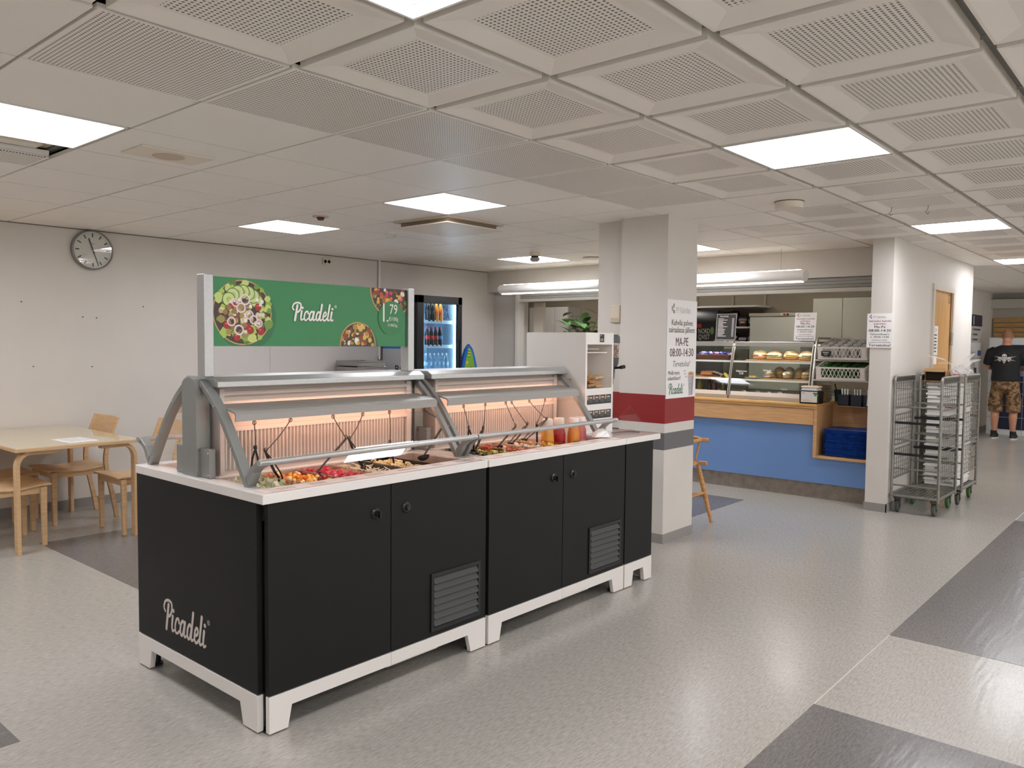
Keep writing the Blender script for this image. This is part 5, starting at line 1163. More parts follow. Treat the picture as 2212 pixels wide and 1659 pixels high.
for (x0, z, m, rad, h, nm, lb) in ((7.99,1.377,mat('cup_clear','#bdbab5',.18,noise=.15,nscale=60),.038,.11,'clear_cup','clear plastic cup with lid in the upper crate'),(7.96,1.182,mat('pot_green','#3f6a35',.4,noise=.3,nscale=50),.036,.108,'green_pot','green lidded pot in the lower crate')):
    base_o = None
    for i in range(4):
        for j in range(5):
            if base_o is None:
                b = MB().lathe([(0,0),(rad*.8,0),(rad,h*.9),(rad*1.06,h*.9),(rad*1.06,h),(0,h)], (0,0,0), 14); base_o = b.build(nm, m, loc=(0,0,0), smooth=40); o = base_o
            else: o = base_o.copy(); COL.objects.link(o)
            cx_ = (8.19 if z > 1.3 else 8.165); dx_ = x0+.05+i*.105-cx_; dz_ = .0065; zb_ = 1.40 if z > 1.3 else 1.205
            o.location = (cx_+dx_*math.cos(TILT)-dz_*math.sin(TILT), 2.475+j*.09, zb_+dx_*math.sin(TILT)+dz_*math.cos(TILT)); o.rotation_euler = (0,-TILT,0); tag(o, lb, 'cup' if 'cup' in nm else 'pot', nm.replace('_',' ')+'s in the crate')
t = thing('price_tag', 'small black price tag clipped on the upper white crate', 'price tag', (7.95,2.80,1.41)); MB().box(7.940,7.948,2.755,2.85,1.385,1.435).build('tag_board', BLACKP, t, bevel=.006)
p = Print((7.9395,2.80,0), (0,-1,0), (0,0,1)); p.rect(-.035,1.42,.02,1.424,'#e8e4de',1); p.rect(-.03,1.413,.03,1.416,'#cfcac4',1); p.text('2,50',-.005,1.394,.02,'#e8e4de',1); p.build('chalk', t)
for k in range(12):
    o = MB().lathe([(0,0),(.045,0),(.085,.014),(.087,.018),(.045,.006),(0,.006)], (8.12,2.885,.9215+k*.0145), 24).build('bowl', mat('bowl_beige', '#b9a588', .4), smooth=40); tag(o, 'beige plate in the stack behind the napkin dispenser', 'plate', 'beige plates stacked on the counter')
BIN = mat('bin_navy', '#161c2b', .4)
for k, y in enumerate((2.40,2.52,2.64)):
    t = thing('cutlery_bin', ['dark cutlery bin nearest the column','middle dark cutlery bin under the crates','dark cutlery bin nearest the plate stack'][k], 'cutlery bin', (8.05,y,.902)); b = MB()
    b.box(7.99,8.11,y-.05,y+.05,.902,.906)
    for a in ((7.99,7.994,y-.05,y+.05),(8.106,8.11,y-.05,y+.05),(7.994,8.106,y-.05,y-.046),(7.994,8.106,y+.046,y+.05)): b.box(a[0],a[1],a[2],a[3],.906,1.01)
    b.build('bin', BIN, t, bevel=.002)
    for c in range(8):
        x, yy = 8.0+.013*c, y-.035+.01*((c*3)%8); tag(MB().tube([(x,yy,.91),(x+.004,yy+.003,1.02),(x+.008,yy+.006,1.065)], [.003,.004,.008], 6, flat=.4).build('fork', CHROME, smooth=True), 'steel fork standing in a dark cutlery bin', 'fork', 'cutlery in the dark bins')
tag(MB().box(7.96,8.17,2.34,2.70,.8995,.9015).build('bin_shelf', BEECH), 'thin beech ledge under the dark cutlery bins', 'ledge')
t = thing('green_mug', 'dark green cup standing by the beige plates', 'cup', (8.3,2.78,.92)); MB().lathe([(0,.92),(.03,.92),(.04,1.04),(.037,1.04),(.028,.925),(0,.925)], (8.32,2.80,0), 18).build('cup', mat('mug_green', '#29423c', .4), t, smooth=40); MB().cyl((8.33,2.80,.95),(8.30,2.83,1.10),.006).build('stirrer', BLACKP, t)
# ---- potted ficus on the far counter
t = thing('potted_ficus', 'glossy green ficus plant on the counter behind the bread tower', 'plant', (7.95,5.75,.92))
MB().lathe([(0,.92),(.09,.92),(.12,1.12),(.11,1.12),(.10,1.10),(0,1.10)], (7.95,5.75,0), 24).build('pot', mat('pot_terracotta', '#8a5a42', .7), t, smooth=40)
LEAF = [mat('leaf_%d' % k, c, .3, noise=.15, nscale=20) for k, c in enumerate(('#2f5a2a','#3f6f35','#557f45'))]
q = random.Random(21); st = MB(); leaves = []
for s in range(11):
    a = q.uniform(0,2*PI); h = q.uniform(.62,.86); sp = q.uniform(.05,.30); pts = [Vector((7.95,5.75,1.08))+Vector((math.cos(a)*sp*f**1.4, math.sin(a)*sp*1.3*f**1.4, h*f)) for f in (0,.35,.7,1)]
    st.tube(pts, [.008,.006,.004,.002], 6)
    for k in range(9):
        f = .45+.55*k/8; i = min(int(f*3),2); fr = f*3-i; leaves.append((pts[i].lerp(pts[i+1], fr), a+k*2.4+q.uniform(-.5,.5)))
st.build('stem', mat('ficus_stem', '#6f5a42', .7), t, smooth=True)
lf = [(0,0),(.02,.022),(.05,.03),(.085,.024),(.115,.008),(.128,0)]
for k, (c, a) in enumerate(leaves):
    b = MB(); up = q.uniform(-.35,.55); s_ = q.uniform(1.15,1.7)
    vs = [(x*s_,y*s_,.012*math.sin(x*24)+.18*y) for x,y in lf]+[(x*s_,0,.012*math.sin(x*24)) for x,y in lf]+[(x*s_,-y*s_,.012*math.sin(x*24)+.18*y) for x,y in lf]
    n = len(lf); b.add(vs, [(i,i+1,n+i+1,n+i) for i in range(n-1)]+[(n+i,n+i+1,2*n+i+1,2*n+i) for i in range(n-1)])
    b.xf(Matrix.Translation(c) @ Matrix.Rotation(a,4,'Z') @ Matrix.Rotation(-up,4,'Y')); b.build('leaf', LEAF[k%3], t, smooth=True)

# ------------------------------------------------------------------ hatch shutter and kitchen
t = struct(thing('trim_2','x','x',(8.15,4.5,2.02))); del t['label']; del t['category']
SHUT = mat('shutter_white', '#d5d2cc', .45); SHD = mat('shutter_grey', '#a5a49e', .45)
for k in range(3): MB().box(8.13,8.16,2.30,6.9,2.062+k*.034,2.094+k*.034).build('shutter_slat', SHD, t, bevel=.004)
MB().box(8.10,8.17,2.29,6.93,2.02,2.058).build('shutter_rail', SHUT, t, bevel=.003); MB().box(8.09,8.22,6.90,6.95,0,2.165).build('shutter_post', SHUT, t); MB().box(8.10,8.2,2.282,2.30,.92,2.16).build('shutter_guide', SHUT, t)
t = struct(thing('trim_3','x','x',(8.4,6.7,0))); del t['label']; del t['category']
MB().box(8.37,8.42,6.70,6.86,0,2.02).build('door_jamb', mat('jamb_cream', '#d8d0c4', .5), t); MB().box(8.36,8.37,6.74,6.77,1.20,1.46).build('lock_plate', BLACKP, t)
KC = mat('cabinet_offwhite', '#d3d2c4', .4)
def wall_cab(y0, y1, z0, z1, n, label, x0=10.25):
    t = thing('wall_cabinet', label, 'cabinet', (10.42,(y0+y1)/2,z0)); KC = WHITEP if y0 > 7 else MATS['cabinet_offwhite']; MB().box(x0+.02,10.59,y0,y1,z0,z1).build('body', KC, t); w_ = (y1-y0)/n
    for k in range(n): MB().box(x0,x0+.019,y0+k*w_+.003,y0+(k+1)*w_-.003,z0+.002,z1-.002).build('door', KC, t, bevel=.002)
wall_cab(3.06,3.80,1.53,2.08,2,'pair of off white kitchen wall cabinets behind the crate rack')
wall_cab(7.70,8.50,.95,2.06,3,'tall white kitchen cabinets seen through the doorway beside the fridge wall')
t = thing('kitchen_counter', 'steel topped kitchen counter along the rear wall', 'counter', (10.3,5.4,0)); MB().box(10.02,10.59,3.06,7.68,.08,.87).build('cabinet', KC, t); MB().box(10.05,10.59,3.06,7.68,0,.08).build('plinth', BASEB, t); MB().box(10.0,10.595,3.05,7.68,.87,.905).build('worktop', STEEL, t, bevel=.003)
t = thing('white_appliance', 'large white kitchen appliance with a beige control panel on top', 'appliance', (10.25,4.2,.905))
MB().box(9.98,10.5,3.84,4.52,.905,1.85).build('body', mat('appliance_white', '#d6d7cb', .35), t, bevel=.008); MB().box(9.97,10.52,3.82,4.53,1.852,1.895).build('control_head', mat('appliance_beige', '#bcb6a2', .45), t, bevel=.006)
for k in range(3): MB().box(9.966,9.97,4.0+k*.04,4.025+k*.04,1.862,1.885).build('button', [BLACKP, mat('button_red', '#a5342c', .4), WHITEP][k], t)
t = thing('goods_shelf', 'white wall shelf unit stacked with dark coffee bags behind the counter', 'shelf', (10.3,5.05,1.3))
for z, y0_, y1_ in ((2.0,4.50,5.9),(1.715,4.55,5.9),(1.44,4.55,5.9)): MB().box(10.15,10.58,y0_,y1_,z-.012,z+.012).build('shelf_board', WHITEP, t, bevel=.002)
for y in (4.58,5.05,5.6): MB().box(10.575,10.598,y-.012,y+.012,1.3,2.35).build('upright', mat('upright_cream', '#c9bda6', .5), t)
q = random.Random(31); BG = ['#1d1a1c','#2a2330','#141417','#23283f','#3a1f22']
for z in (1.728, 1.453):
    for k in range(9):
        y = 4.60+k*.135; h = q.uniform(.14,.22); c = q.choice(BG)
        tg = thing('goods_bag', '%s bag on the %s shelf, place counted from the white appliance %s' % ({'#1d1a1c':'black','#2a2330':'dark plum','#141417':'jet black','#23283f':'navy','#3a1f22':'dark maroon'}[c], 'upper' if z > 1.6 else 'lower', ['first','second','third','fourth','fifth','sixth','seventh','eighth','ninth'][k]), 'bag', (10.28,y,z), 'bags on the kitchen shelves')
        b = MB(); b.loft([[(10.28-w1,y-w2,zz),(10.28+w1,y-w2,zz),(10.28+w1,y+w2,zz),(10.28-w1,y+w2,zz)] for zz, w1, w2 in ((z,.05,.052),(z+h*.5,.055,.058),(z+h*.85,.035,.056),(z+h,.008,.05))]); b.build('bag', mat('bag_'+c, c, .35), tg, smooth=60)
        p = Print((10.222,y,0), (0,-1,0), (0,0,1)); p.rect(-.042,z+h*.28,.042,z+h*.52,q.choice(['#b9684a','#8d4a3a','#c9b9a8','#9a5560','#c98a3a']),1); p.rect(-.03,z+h*.36,.03,z+h*.42,'#e0d6c8',2); p.build('bag_label', tg)
t = thing('coffee_sack', 'big black coffee sack with pale letters beside the price list', 'sack', (9.5,4.95,.9)); MB().loft([[(9.55-a,4.93-b,z),(9.55+a,4.93-b,z),(9.55+a,4.93+b,z),(9.55-a,4.93+b,z)] for z, a, b in ((.905,.12,.20),(1.75,.13,.205),(1.86,.09,.2),(1.93,.01,.18))]).build('sack', mat('sack_black', '#15161a', .4), t, smooth=60)
p = Print((9.4175,4.86,0), (0,-1,0), (0,0,1)); p.text('NORD',-.02,1.625,.09,'#d8d4cc',1,width=.16); p.text('QVIST',-.02,1.55,.09,'#d8d4cc',1,width=.16); p.poly(circ(.09,1.66,.026,14,.05),'#6f9a4a',1); p.rect(-.2,1.70,-.06,1.75,'#b5342c',1); p.build('sack_print', t)
MB().box(9.3,9.8,4.5,5.9,.87,.904).box(9.32,9.78,4.52,5.88,.0,.87).build('kitchen_island', KC); tag(D.objects['kitchen_island'], 'white kitchen island holding the coffee sack', 'counter')
for y, lb in ((3.7,'kitchen ceiling light strip above the white appliance'),(5.4,'kitchen ceiling light strip above the coffee bags'),(7.6,'kitchen ceiling light strip above the tall white cabinets')):
    t = thing('kitchen_light', lb, 'ceiling light', (9.4,y,2.5), 'kitchen ceiling lights'); MB().box(9.1,9.7,y-.14,y+.14,2.475,2.499).build('frame', LFR, t); MB().box(9.12,9.68,y-.12,y+.12,2.468,2.475).build('diffuser', emis('kitchen_diffuser', '#fff8f0', 9 if y < 7 else 24), t)
# ------------------------------------------------------------------ roll cages by the column
WIRE = mat('cage_zinc', '#85837c', .42, .7, noise=.15, nscale=20); WIRED = mat('cage_zinc_dark', '#5a5853', .45, .7)
STRAP = mat('black_strap', '#131313', .6); WHEELG = mat('wheel_green', '#3f6a3c', .5); WHEELK = mat('wheel_grey', '#4a4f49', .5)
def cage(x0, x1, y0, y1, label, green):
    t = thing('roll_cage', label, 'roll cage', ((x0+x1)/2,(y0+y1)/2,0), 'steel roll cages'); zb, zt = .155, 1.215
    b = MB()
    for a in (((x0,y0),(x1,y0)),((x1,y0),(x1,y1)),((x1,y1),(x0,y1)),((x0,y1),(x0,y0))): b.tube([(a[0][0],a[0][1],zb),(a[1][0],a[1][1],zb)], .014, 8)
    b.build('base_frame', WIRE, t)
    g = MB(); n = 11
    for k in range(1, n): yy = y0+(y1-y0)*k/n; g.cyl((x0,yy,zb+.004),(x1,yy,zb+.004),.003,n=5)
    for k in range(1, 14): xx = x0+(x1-x0)*k/14; g.cyl((xx,y0,zb),(xx,y1,zb),.003,n=5)
    tag(g.build('deck_wires', WIRE, t), kind='stuff')
    for yy, sgn in ((y0, -1), (y1, 1)):
        f = MB().tube([(x0,yy,zb-.03),(x0,yy,zt-.03),(x0+.012,yy,zt-.006),(x0+.03,yy,zt),(x1-.03,yy,zt),(x1-.012,yy,zt-.006),(x1,yy,zt-.03),(x1,yy,zb-.03)], .0125, 10).build('side_frame', WIRE, t, smooth=True)
        MB().box(x0+.014,x1-.014,yy-.003,yy+.003,zt-.05,zt-.006).build('top_plate', WIRED, t)
        w_ = MB()
        for za, zc in ((.93,1.165),(.60,.87),(.30,.56)):
            for k in range(7): z = za+(zc-za)*k/6; w_.cyl((x0,yy,z),(x1,yy,z),.0028 if 0 < k < 6 else .006,n=5)
            for k in range(1, 9): xx = x0+(x1-x0)*k/9; w_.cyl((xx,yy+.003,za),(xx,yy+.003,zc),.0028,n=5)
        tag(w_.build('side_wires', WIRE, t), kind='stuff')
    for xx, zs in ((x0, (1.115,.95,.66,.40,.25)), (x1, (.95,.66,.40))):
        for z in zs: MB().cyl((xx,y0,z),(xx,y1,z),.0075 if z < 1.1 else .004,n=8).build('cross_rail', WIRE, t, smooth=True)
        for z in (.81,.53): MB().box(xx-.003,xx+.003,y0,y1,z-.011,z+.011).build('strap', STRAP, t)
    for (xx, yy, k) in ((x0+.06,y0+.04,0),(x0+.06,y1-.04,0),(x1-.07,y0+.04,1),(x1-.07,y1-.04,1)):
        c = MB().box(xx-.03,xx+.03,yy-.028,yy+.028,.118,.142); c.box(xx-.02,xx+.02,yy-.022,yy-.018,.045,.12); c.box(xx-.02,xx+.02,yy+.018,yy+.022,.045,.12); c.cyl((xx,yy-.026,.055),(xx,yy+.026,.055),.008)
        cc = c.build('caster_fork', WIRED, t)
        MB().lathe([(0,-.016),(.045,-.016),(.055,-.011),(.055,.011),(.045,.016),(0,.016)], (xx,yy,.055), 22, 'y').build('wheel', WHEELG if (green and k) or k else WHEELK, cc, smooth=40)
    return t
cage(7.63,8.26,1.695,2.075,'empty near steel roll cage with open shelf rails beside the column',False)
cage(8.37,8.98,1.665,2.05,'rear steel roll cage loaded with white crates beside the wooden door',True)
CRA = mat('crate_milk', '#f0ede6', .45)
q = random.Random(17)
for k in range(10):
    z = .164+k*.098; x0, x1, y0, y1 = 8.42, 8.93, 1.71, 2.01
    t = thing('stacked_crate', 'white plastic crate in the stack inside the rear roll cage, ' + ['at the bottom','second from the bottom','third from the bottom','fourth from the bottom','fifth from the bottom','fifth from the top','fourth from the top','third from the top','second from the top','at the top'][k], 'crate', (8.67,1.86,z), 'white crates in the rear roll cage')
    b = MB(); b.box(x0+.012,x1-.012,y0+.012,y1-.012,z,z+.006)
    for a in ((x0+.012,x0+.018,y0+.012,y1-.012),(x1-.018,x1-.012,y0+.012,y1-.012),(x0+.018,x1-.018,y0+.012,y0+.018),(x0+.018,x1-.018,y1-.018,y1-.012)): b.box(a[0],a[1],a[2],a[3],z+.006,z+.085)
    b.build('shell', CRA, t)
    r = MB()
    for za, zc in ((z+.078,z+.097),(z+.045,z+.052)):
        for a in ((x0,x0+.012,y0,y1),(x1-.012,x1,y0,y1),(x0+.012,x1-.012,y0,y0+.012),(x0+.012,x1-.012,y1-.012,y1)): r.box(a[0],a[1],a[2],a[3],za,zc)
    r.build('rim', CRA, t, bevel=.002)
    MB().box(x0+.004,x0+.013,y0+.09+.06*(k%2),y0+.20,z+.055,z+.072).build('grip_slot', mat('slot_grey', '#8f8b84', .6), t)
    if k in (6, 7): p = Print((x0-.0005,1.78,0), (0,-1,0), (0,0,1)); [p.rect(-.06+.017*i_,z+.056,-.06+.017*i_+.012,z+.07,'#b03a34',1) for i_ in range(6)]; p.build('red_marking', t)
    if k == 0:
        p = Print((x0+.0115,1.80,0), (0,-1,0), (0,0,1))
        for r_ in range(4): p.rect(-.06,z+.02+r_*.012,.05-.01*r_,z+.026+r_*.012,'#6b6660',1)
        p.build('delivery_label', t)
CARD = mat('cardboard', '#b08a5c', .75, noise=.06, nscale=12)
t = thing('cardboard_box', 'open brown cardboard box lying on top of the crates in the rear cage', 'box', (8.60,1.95,1.146))
b = MB(); X0, X1, Y0, Y1, Z = 8.44, 8.74, 1.85, 2.03, 1.146
b.box(X0,X1,Y0,Y1,Z,Z+.004); b.box(X1-.004,X1,Y0,Y1,Z,Z+.10); b.box(X0,X1,Y0,Y0+.004,Z,Z+.10); b.box(X0,X1,Y1-.004,Y1,Z,Z+.10); b.box(X0,X1,Y0,Y1,Z+.10,Z+.104)
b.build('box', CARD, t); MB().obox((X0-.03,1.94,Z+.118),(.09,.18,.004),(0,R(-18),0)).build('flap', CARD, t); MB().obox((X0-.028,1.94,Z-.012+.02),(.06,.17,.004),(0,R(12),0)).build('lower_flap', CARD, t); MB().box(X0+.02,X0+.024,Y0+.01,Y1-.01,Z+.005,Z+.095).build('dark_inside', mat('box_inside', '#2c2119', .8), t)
tag(MB().obox((8.85,1.74,1.19),(.14,.10,.09),(.1,.1,.4)).build('small_carton', CARD, bevel=.004), 'small brown carton behind the plastic bag on the rear cage', 'box')
def film(name):
    m = D.materials.new(name); m.use_nodes = True; n = m.node_tree.nodes; l = m.node_tree.links; b = n['Principled BSDF']
    b.inputs['Base Color'].default_value = lin('#f2f0ee'); b.inputs['Roughness'].default_value = .3; tr_ = n.new('ShaderNodeBsdfTransparent'); ms = n.new('ShaderNodeMixShader'); ms.inputs[0].default_value = .5
    l.new(tr_.outputs[0], ms.inputs[1]); l.new(b.outputs[0], ms.inputs[2]); l.new(ms.outputs[0], n['Material Output'].inputs[0]); return m
BAGM = film('bag_plastic')
def crumple(b, seed, amp):
    q = random.Random(seed); off = {}
    for i, v in enumerate(b.v):
        key = tuple(round(c, 4) for c in v)
        if key not in off: off[key] = (q.uniform(-amp,amp), q.uniform(-amp,amp), q.uniform(-amp*.7,amp*.7))
        b.v[i] = tuple(v[k]+off[key][k] for k in range(3))
    return b
t = thing('plastic_bag', 'crumpled translucent white plastic bag on top of the rear roll cage', 'bag', (8.62,1.80,1.146))
crumple(MB().ell((8.60,1.752,1.235),(.13,.08,.075),20,12), 3, .016).build('bag', BAGM, t); crumple(MB().ell((8.74,1.755,1.225),(.10,.075,.065),16,10), 4, .016).build('second_fold', BAGM, t)
b = MB(); 
for k, (dx, dy, dz) in enumerate(((-.05,.28,.13),(.08,-.10,.16),(.02,-.16,.10),(.0,.20,.06))):
    p0 = Vector((8.60,1.755,1.27)); p1 = p0+Vector((dx,dy,dz)); m = (p0+p1)/2+Vector((0,0,.03)); s = Vector((.02,.02,.012)); b.add([p0-s,p0+s,m+s*.9,m-s*.9,p1+s*.3,p1-s*.3], [(0,1,2,3),(3,2,4,5)])
b.build('bag_handles', BAGM, t)
p = Print((8.462,1.76,1.21), (0,-1,0), (.15,0,1))
for r_ in range(3): p.rect(-.03,-.02+r_*.016,.03,-.012+r_*.016,'#b5524a',1)
p.build('bag_print', t)
tag(MB().box(8.885,8.895,1.68,1.70,1.21,1.285).build('strap_end', STRAP), 'thin dark strap end sticking up at the rear cage corner', 'strap')
# paper notices on the door
t = thing('door_notice', 'narrow white printed notice taped on the wooden door', 'notice', (9.1,2.108,1.3)); MB().box(9.02,9.22,2.1075,2.1095,1.40,1.70).build('sheet', PAPER, t); MB().box(9.03,9.2,2.1075,2.1095,1.305,1.39).build('lower_sheet', PAPER, t)
p = Print((9.12,2.107,0), (1,0,0), (0,0,1)); p.ring(-.03,1.66,.018,.022,'#9a9692',1); p.rect(.0,1.645,.05,1.675,'#c9c5c1',1)
for k in range(6): p.rect(-.06+.01*(k%3),1.60-k*.034,.06-.012*(k%2),1.615-k*.034,'#5a5655',1)
p.build('notice_text', t)

# ------------------------------------------------------------------ corridor
NAVY = mat('sign_navy', '#2a2d4c', .4)
t = thing('direction_sign', 'navy direction sign with pale text lines on the corridor wall', 'sign', (15.35,2.925,1.55)); MB().box(15.0,15.75,2.915,2.929,1.83,2.02).build('header_plate', NAVY, t)
p = Print((15.4,2.9145,0), (1,0,0), (0,0,1)); p.rect(-.34,1.85,-.28,2.0,'#cfd2dc',1); p.build('header_mark', t)
p = Print((15.4,2.9285,0), (1,0,0), (0,0,1))
for k, w_ in enumerate((.55,.32,.36,.2)): p.rect(-.35,1.76-k*.085,-.31,1.79-k*.085,'#5d6068',1); p.rect(-.25,1.76-k*.085,-.25+w_,1.79-k*.085,'#5d6068',1)
p.build('text_lines', t)
t = thing('paper_board', 'group of white sheets with one blue label on the corridor wall', 'notices', (15.35,2.925,1.0))
for a, b_, c, d in ((15.0,15.36,1.30,1.55),(15.38,15.78,1.30,1.55),(15.0,15.36,1.02,1.28),(15.38,15.78,1.02,1.28)): MB().box(a,b_,2.922,2.929,c,d).build('sheet', PAPER, t)
MB().box(15.5,15.76,2.915,2.9215,1.33,1.42).build('blue_label', mat('label_blue', '#2a5aa8', .4), t)
p = Print((15.2,2.9215,0), (1,0,0), (0,0,1)); p.text('Ruokapä',0,1.35,.09,'#2a2a30',1,width=.3); p.build('sheet_text', t)
for k in range(4):
    tag(MB().box(16.64,16.695,-5,2.9,1.665+k*.088,1.735+k*.088).build('wall_slat', wood('slat_pine', '#c59a5e', '#b0834a', .5, (20,2,20)), bevel=.004), 'horizontal pine slat on the corridor end wall, '+['lowest of four','second from the bottom','second from the top','topmost of four'][k], 'slat', 'pine slats on the end wall')
struct(MB().box(16.5,16.7,YB,2.93,2.17,2.33).build('trim_4', mat('beam_grey', '#c2c0b6', .5)))
# white and navy panel in front of the man
t = thing('vending_cabinet', 'white framed navy cabinet panel with a tile grid behind the standing man', 'cabinet', (15.63,2.1,0))
MB().box(15.58,15.66,1.35,2.765,0,1.64).build('frame', mat('panel_white', '#d8d8d6', .35), t, bevel=.006)
pts = rr_rect(1.42,2.655,.10,1.52,.10,6)
MB().prism(pts, 'x', 15.572, 15.581).build('navy_field', mat('panel_navy', '#1c2138', .35), t)
g = MB()
for k in range(1, 7): g.box(15.57,15.5725,1.36,2.76,.10+k*.2,.108+k*.2)
for k in range(1, 3): g.box(15.57,15.5725,1.42+k*.412,1.426+k*.412,.02,1.52)
tag(g.build('grid_line', mat('panel_line', '#9a9ca6', .4), t), kind='stuff')
MB().box(15.562,15.5715,2.25,2.60,1.0,1.35).build('inner_poster', mat('poster_grey', '#6d7488', .4), t)

# ------------------------------------------------------------------ the man seen from behind
PX, PY = 14.95, 2.405
t = thing('person', 'man in black skull shirt and camouflage shorts standing with his back turned', 'person', (PX,PY,0))
SKIN = mat('skin', '#b98468', .55, noise=.06, nscale=25)
def remesh(o, v, sm=3):
    m = o.modifiers.new('Remesh','REMESH'); m.mode = 'VOXEL'; m.voxel_size = v; m.use_smooth_shade = True
    s = o.modifiers.new('Smooth','SMOOTH'); s.iterations = sm; s.factor = .5
def ering(c, rx, ry, n=20, tilt=0): return [(c[0]+rx*math.cos(2*PI*i/n), c[1]+ry*math.sin(2*PI*i/n), c[2]+tilt*math.cos(2*PI*i/n)) for i in range(n)]
B = MB()
# facing +x; left arm (towards +y) bent forward, hands in front
for s in (-1, 1):
    y = PY+s*.115
    B.tube([(PX,y*1,.92),(PX+.01,y,.70),(PX+.015,y+s*.01,.50),(PX-.012,y+s*.012,.36),(PX-.005,y+s*.012,.22),(PX+.0,y+s*.012,.10),(PX+.0,y+s*.012,.06)], [.085,.078,.058,.062,.048,.036,.04], 14)
    B.ell((PX+.06,y+s*.02,.045),(.12,.045,.04),12,8)
    sh = Vector((PX+.0,PY+s*.195,1.44)); el = Vector((PX+.06,PY+s*.265,1.16)); wr = Vector((PX+.26,PY+s*.17,1.12))
    B.tube([sh, sh.lerp(el,.5), el, el.lerp(wr,.35), wr], [.058,.052,.042,.042,.027], 12)
    pal = wr+Vector((.05,-s*.015,0)); B.ell(tuple(pal),(.05,.022,.04),10,8)
    for f in range(4):
        z0_ = .028-.019*f; L = (.07,.078,.074,.058)[f]; p0 = pal+Vector((.035,0,z0_)); B.tube([p0, p0+Vector((L*.5,-s*.006,-.004)), p0+Vector((L*.85,-s*.022,-.014)), p0+Vector((L,-s*.036,-.022))], [.0095,.009,.0085,.007], 8)
    p0 = pal+Vector((-.01,-s*.018,.032)); B.tube([p0, p0+Vector((.022,-s*.018,.016)), p0+Vector((.05,-s*.024,.016))], [.011,.010,.008], 8)
B.loft([ering((PX,PY,z),a,b) for z,a,b in ((.84,.13,.17),(.95,.14,.175),(1.10,.13,.165),(1.28,.135,.18),(1.42,.115,.19),(1.48,.08,.13),(1.52,.058,.065),(1.60,.056,.060))])
hd = (PX+.03,PY,1.665)
B.ell(hd,(.098,.077,.108),18,12); B.ell((PX+.06,PY,1.61),(.07,.058,.06),14,8); B.ell((PX-.035,PY,1.59),(.035,.05,.05),12,8)
for s in (-1, 1): B.ell((PX+.02,PY+s*.079,1.65),(.022,.010,.032),10,8); B.ell((PX+.117,PY+s*.032,1.672),(.012,.016,.008),8,6)
B.tube([(PX+.118,PY,1.675),(PX+.135,PY,1.65),(PX+.142,PY,1.632),(PX+.12,PY,1.625)],[.008,.010,.013,.008],8); B.tube([(PX+.108,PY-.022,1.592),(PX+.116,PY,1.593),(PX+.108,PY+.022,1.592)],.007,6)
body = B.build('body', SKIN, t); remesh(body, .0085, 2)
H = MB()
rg = [ering((PX+.024-.0,PY,1.665+.114*math.sin(a)),.103*math.cos(a),.0815*math.cos(a),20) for a in [R(d) for d in (-12,5,20,35,48,60)]]
H.loft(rg, cap=False); hair = H.build('hair', mat('hair_stubble', '#8a6248', .8, noise=.3, nscale=120), t, smooth=True)
# shirt
S = MB(); S.loft([ering((PX,PY,z),a,b,24) for z,a,b in ((.93,.165,.205),(1.0,.168,.205),(1.12,.160,.195),(1.27,.155,.205),(1.38,.145,.215),(1.44,.125,.21),(1.485,.095,.15),(1.515,.070,.085))])
for s in (-1, 1):
    S.tube([(PX,PY+s*.16,1.425),(PX+.0,PY+s*.215,1.40),(PX+.025,PY+s*.25,1.29),(PX+.045,PY+s*.268,1.20)], [.075,.080,.072,.070], 16)
sh_ = S.build('t_shirt', mat('shirt_black', '#101013', .8), t); remesh(sh_, .014, 4)
def back_x(y, z): return PX-.165*math.sqrt(max(.05,1-((y-PY)/.225)**2))-.012
p = Print((0,0,0),(0,-1,0),(0,0,1))
def skull(cy_, cz, s, k):
    l = k
    p.poly([(-cy_+q_[0]*s,cz+q_[1]*s) for q_ in circ(0,.25,.62,18,.58)],'#c9c6c2',l); p.poly([(-cy_+q_[0]*s,cz+q_[1]*s) for q_ in [(-.34,-.2),(.34,-.2),(.26,-.75),(-.26,-.75)]],'#b5b2ae',l)
    for sx in (-1,1): p.poly([(-cy_+(sx*.26+q_[0])*s,cz+(.08+q_[1])*s) for q_ in circ(0,0,.17,12,.16)],'#141416',l+2)
    p.poly([(-cy_-.08*s,cz-.16*s),(-cy_+.08*s,cz-.16*s),(-cy_,cz+.02*s)],'#141416',l+2)
    for j in range(4): p.rect(-cy_+(-.2+j*.12)*s,cz-.72*s,-cy_+(-.17+j*.12)*s,cz-.42*s,'#2a2a2c',l+2)
p.ring(-PY,1.30,.115,.122,'#4a2a26',1,28,.85)
for a in (R(20),R(160),R(-25),R(205)): p.poly([(-PY+.03*math.cos(a+1.5),1.30+.02*math.sin(a+1.5)),(-PY+.03*math.cos(a-1.5),1.30+.02*math.sin(a-1.5)),(-PY+.17*math.cos(a),1.305+.10*math.sin(a))],'#a9a7a4',2)
skull(PY,1.33,.055,3); skull(PY+.062,1.285,.046,4); skull(PY-.062,1.285,.046,5); skull(PY,1.255,.042,6)
for i, v in enumerate(p.b.v): p.b.v[i] = (back_x(v[1], v[2])+v[0]*2, v[1], v[2])
p.build('shirt_print', t)
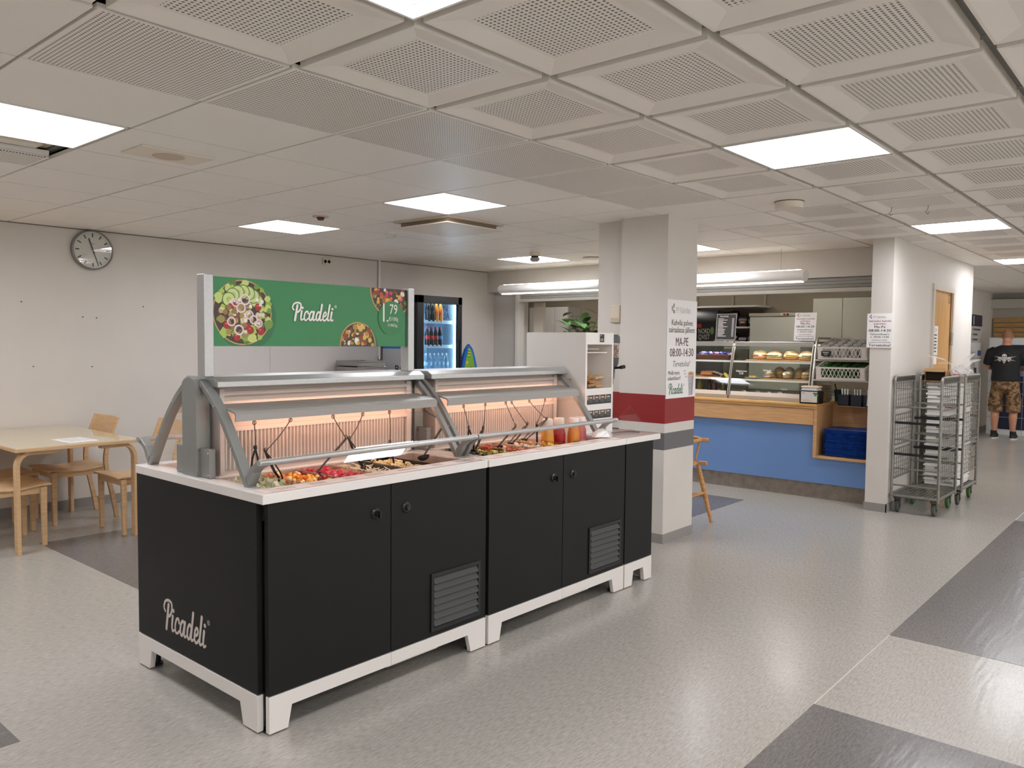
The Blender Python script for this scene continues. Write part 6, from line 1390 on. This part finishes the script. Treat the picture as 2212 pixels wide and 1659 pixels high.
# shorts
def camo():
    m = mat('camouflage', '#6a4f35', .85); n = m.node_tree.nodes; l = m.node_tree.links; b = n['Principled BSDF']
    tc = n.new('ShaderNodeTexCoord'); nz = n.new('ShaderNodeTexNoise'); nz.inputs['Scale'].default_value = 14; nz.inputs['Detail'].default_value = 2; l.new(tc.outputs['Object'], nz.inputs['Vector'])
    cr = n.new('ShaderNodeValToRGB'); cr.color_ramp.interpolation = 'CONSTANT'; e = cr.color_ramp.elements; e[0].color = lin('#4a3524'); e[1].position = .44; e[1].color = lin('#7a5c3c')
    for ps, c in ((.55,'#94744e'),(.64,'#5c452c')): k = e.new(ps); k.color = lin(c)
    l.new(nz.outputs['Fac'], cr.inputs[0]); l.new(cr.outputs[0], b.inputs['Base Color']); return m
S = MB(); S.loft([ering((PX,PY,z),a,b,24) for z,a,b in ((.80,.155,.195),(.88,.160,.20),(.985,.155,.195))])
for s in (-1, 1): S.tube([(PX,PY+s*.095,.86),(PX+.005,PY+s*.115,.70),(PX+.01,PY+s*.122,.56),(PX+.01,PY+s*.125,.435)], [.105,.104,.105,.108], 18); S.box(PX-.06,PY*0+PX+.06,PY+s*.205-.02,PY+s*.205+.02,.50,.66)
so = S.build('shorts', camo(), t); remesh(so, .014, 3)
MB().loft([ering((PX,PY,z),.163,.203,24) for z in (.945,.975)]).build('belt', BLACKP, t, smooth=True)
for s in (-1, 1):
    y = PY+s*.135; sh = MB(); sh.loft([[(PX+.055+a*math.cos(2*PI*i/18),y+b*math.sin(2*PI*i/18),z) for i in range(18)] for z,a,b in ((.018,.155,.056),(.05,.15,.054),(.075,.12,.047),(.085,.09,.04))]); o = sh.build('shoe', mat('shoe_black', '#18181a', .6), t, smooth=50)
    MB().loft([[(PX+.055+a*math.cos(2*PI*i/18),y+b*math.sin(2*PI*i/18),z) for i in range(18)] for z,a,b in ((0,.158,.058),(.024,.16,.060))]).build('sole', mat('sole_cream', '#cfc6b5', .6), o)
    MB().loft([ering((PX-.0,y,z),.05,.046,16) for z in (.07,.13)]).build('sock', mat('sock_black', '#1a1a1c', .8), t, smooth=True)
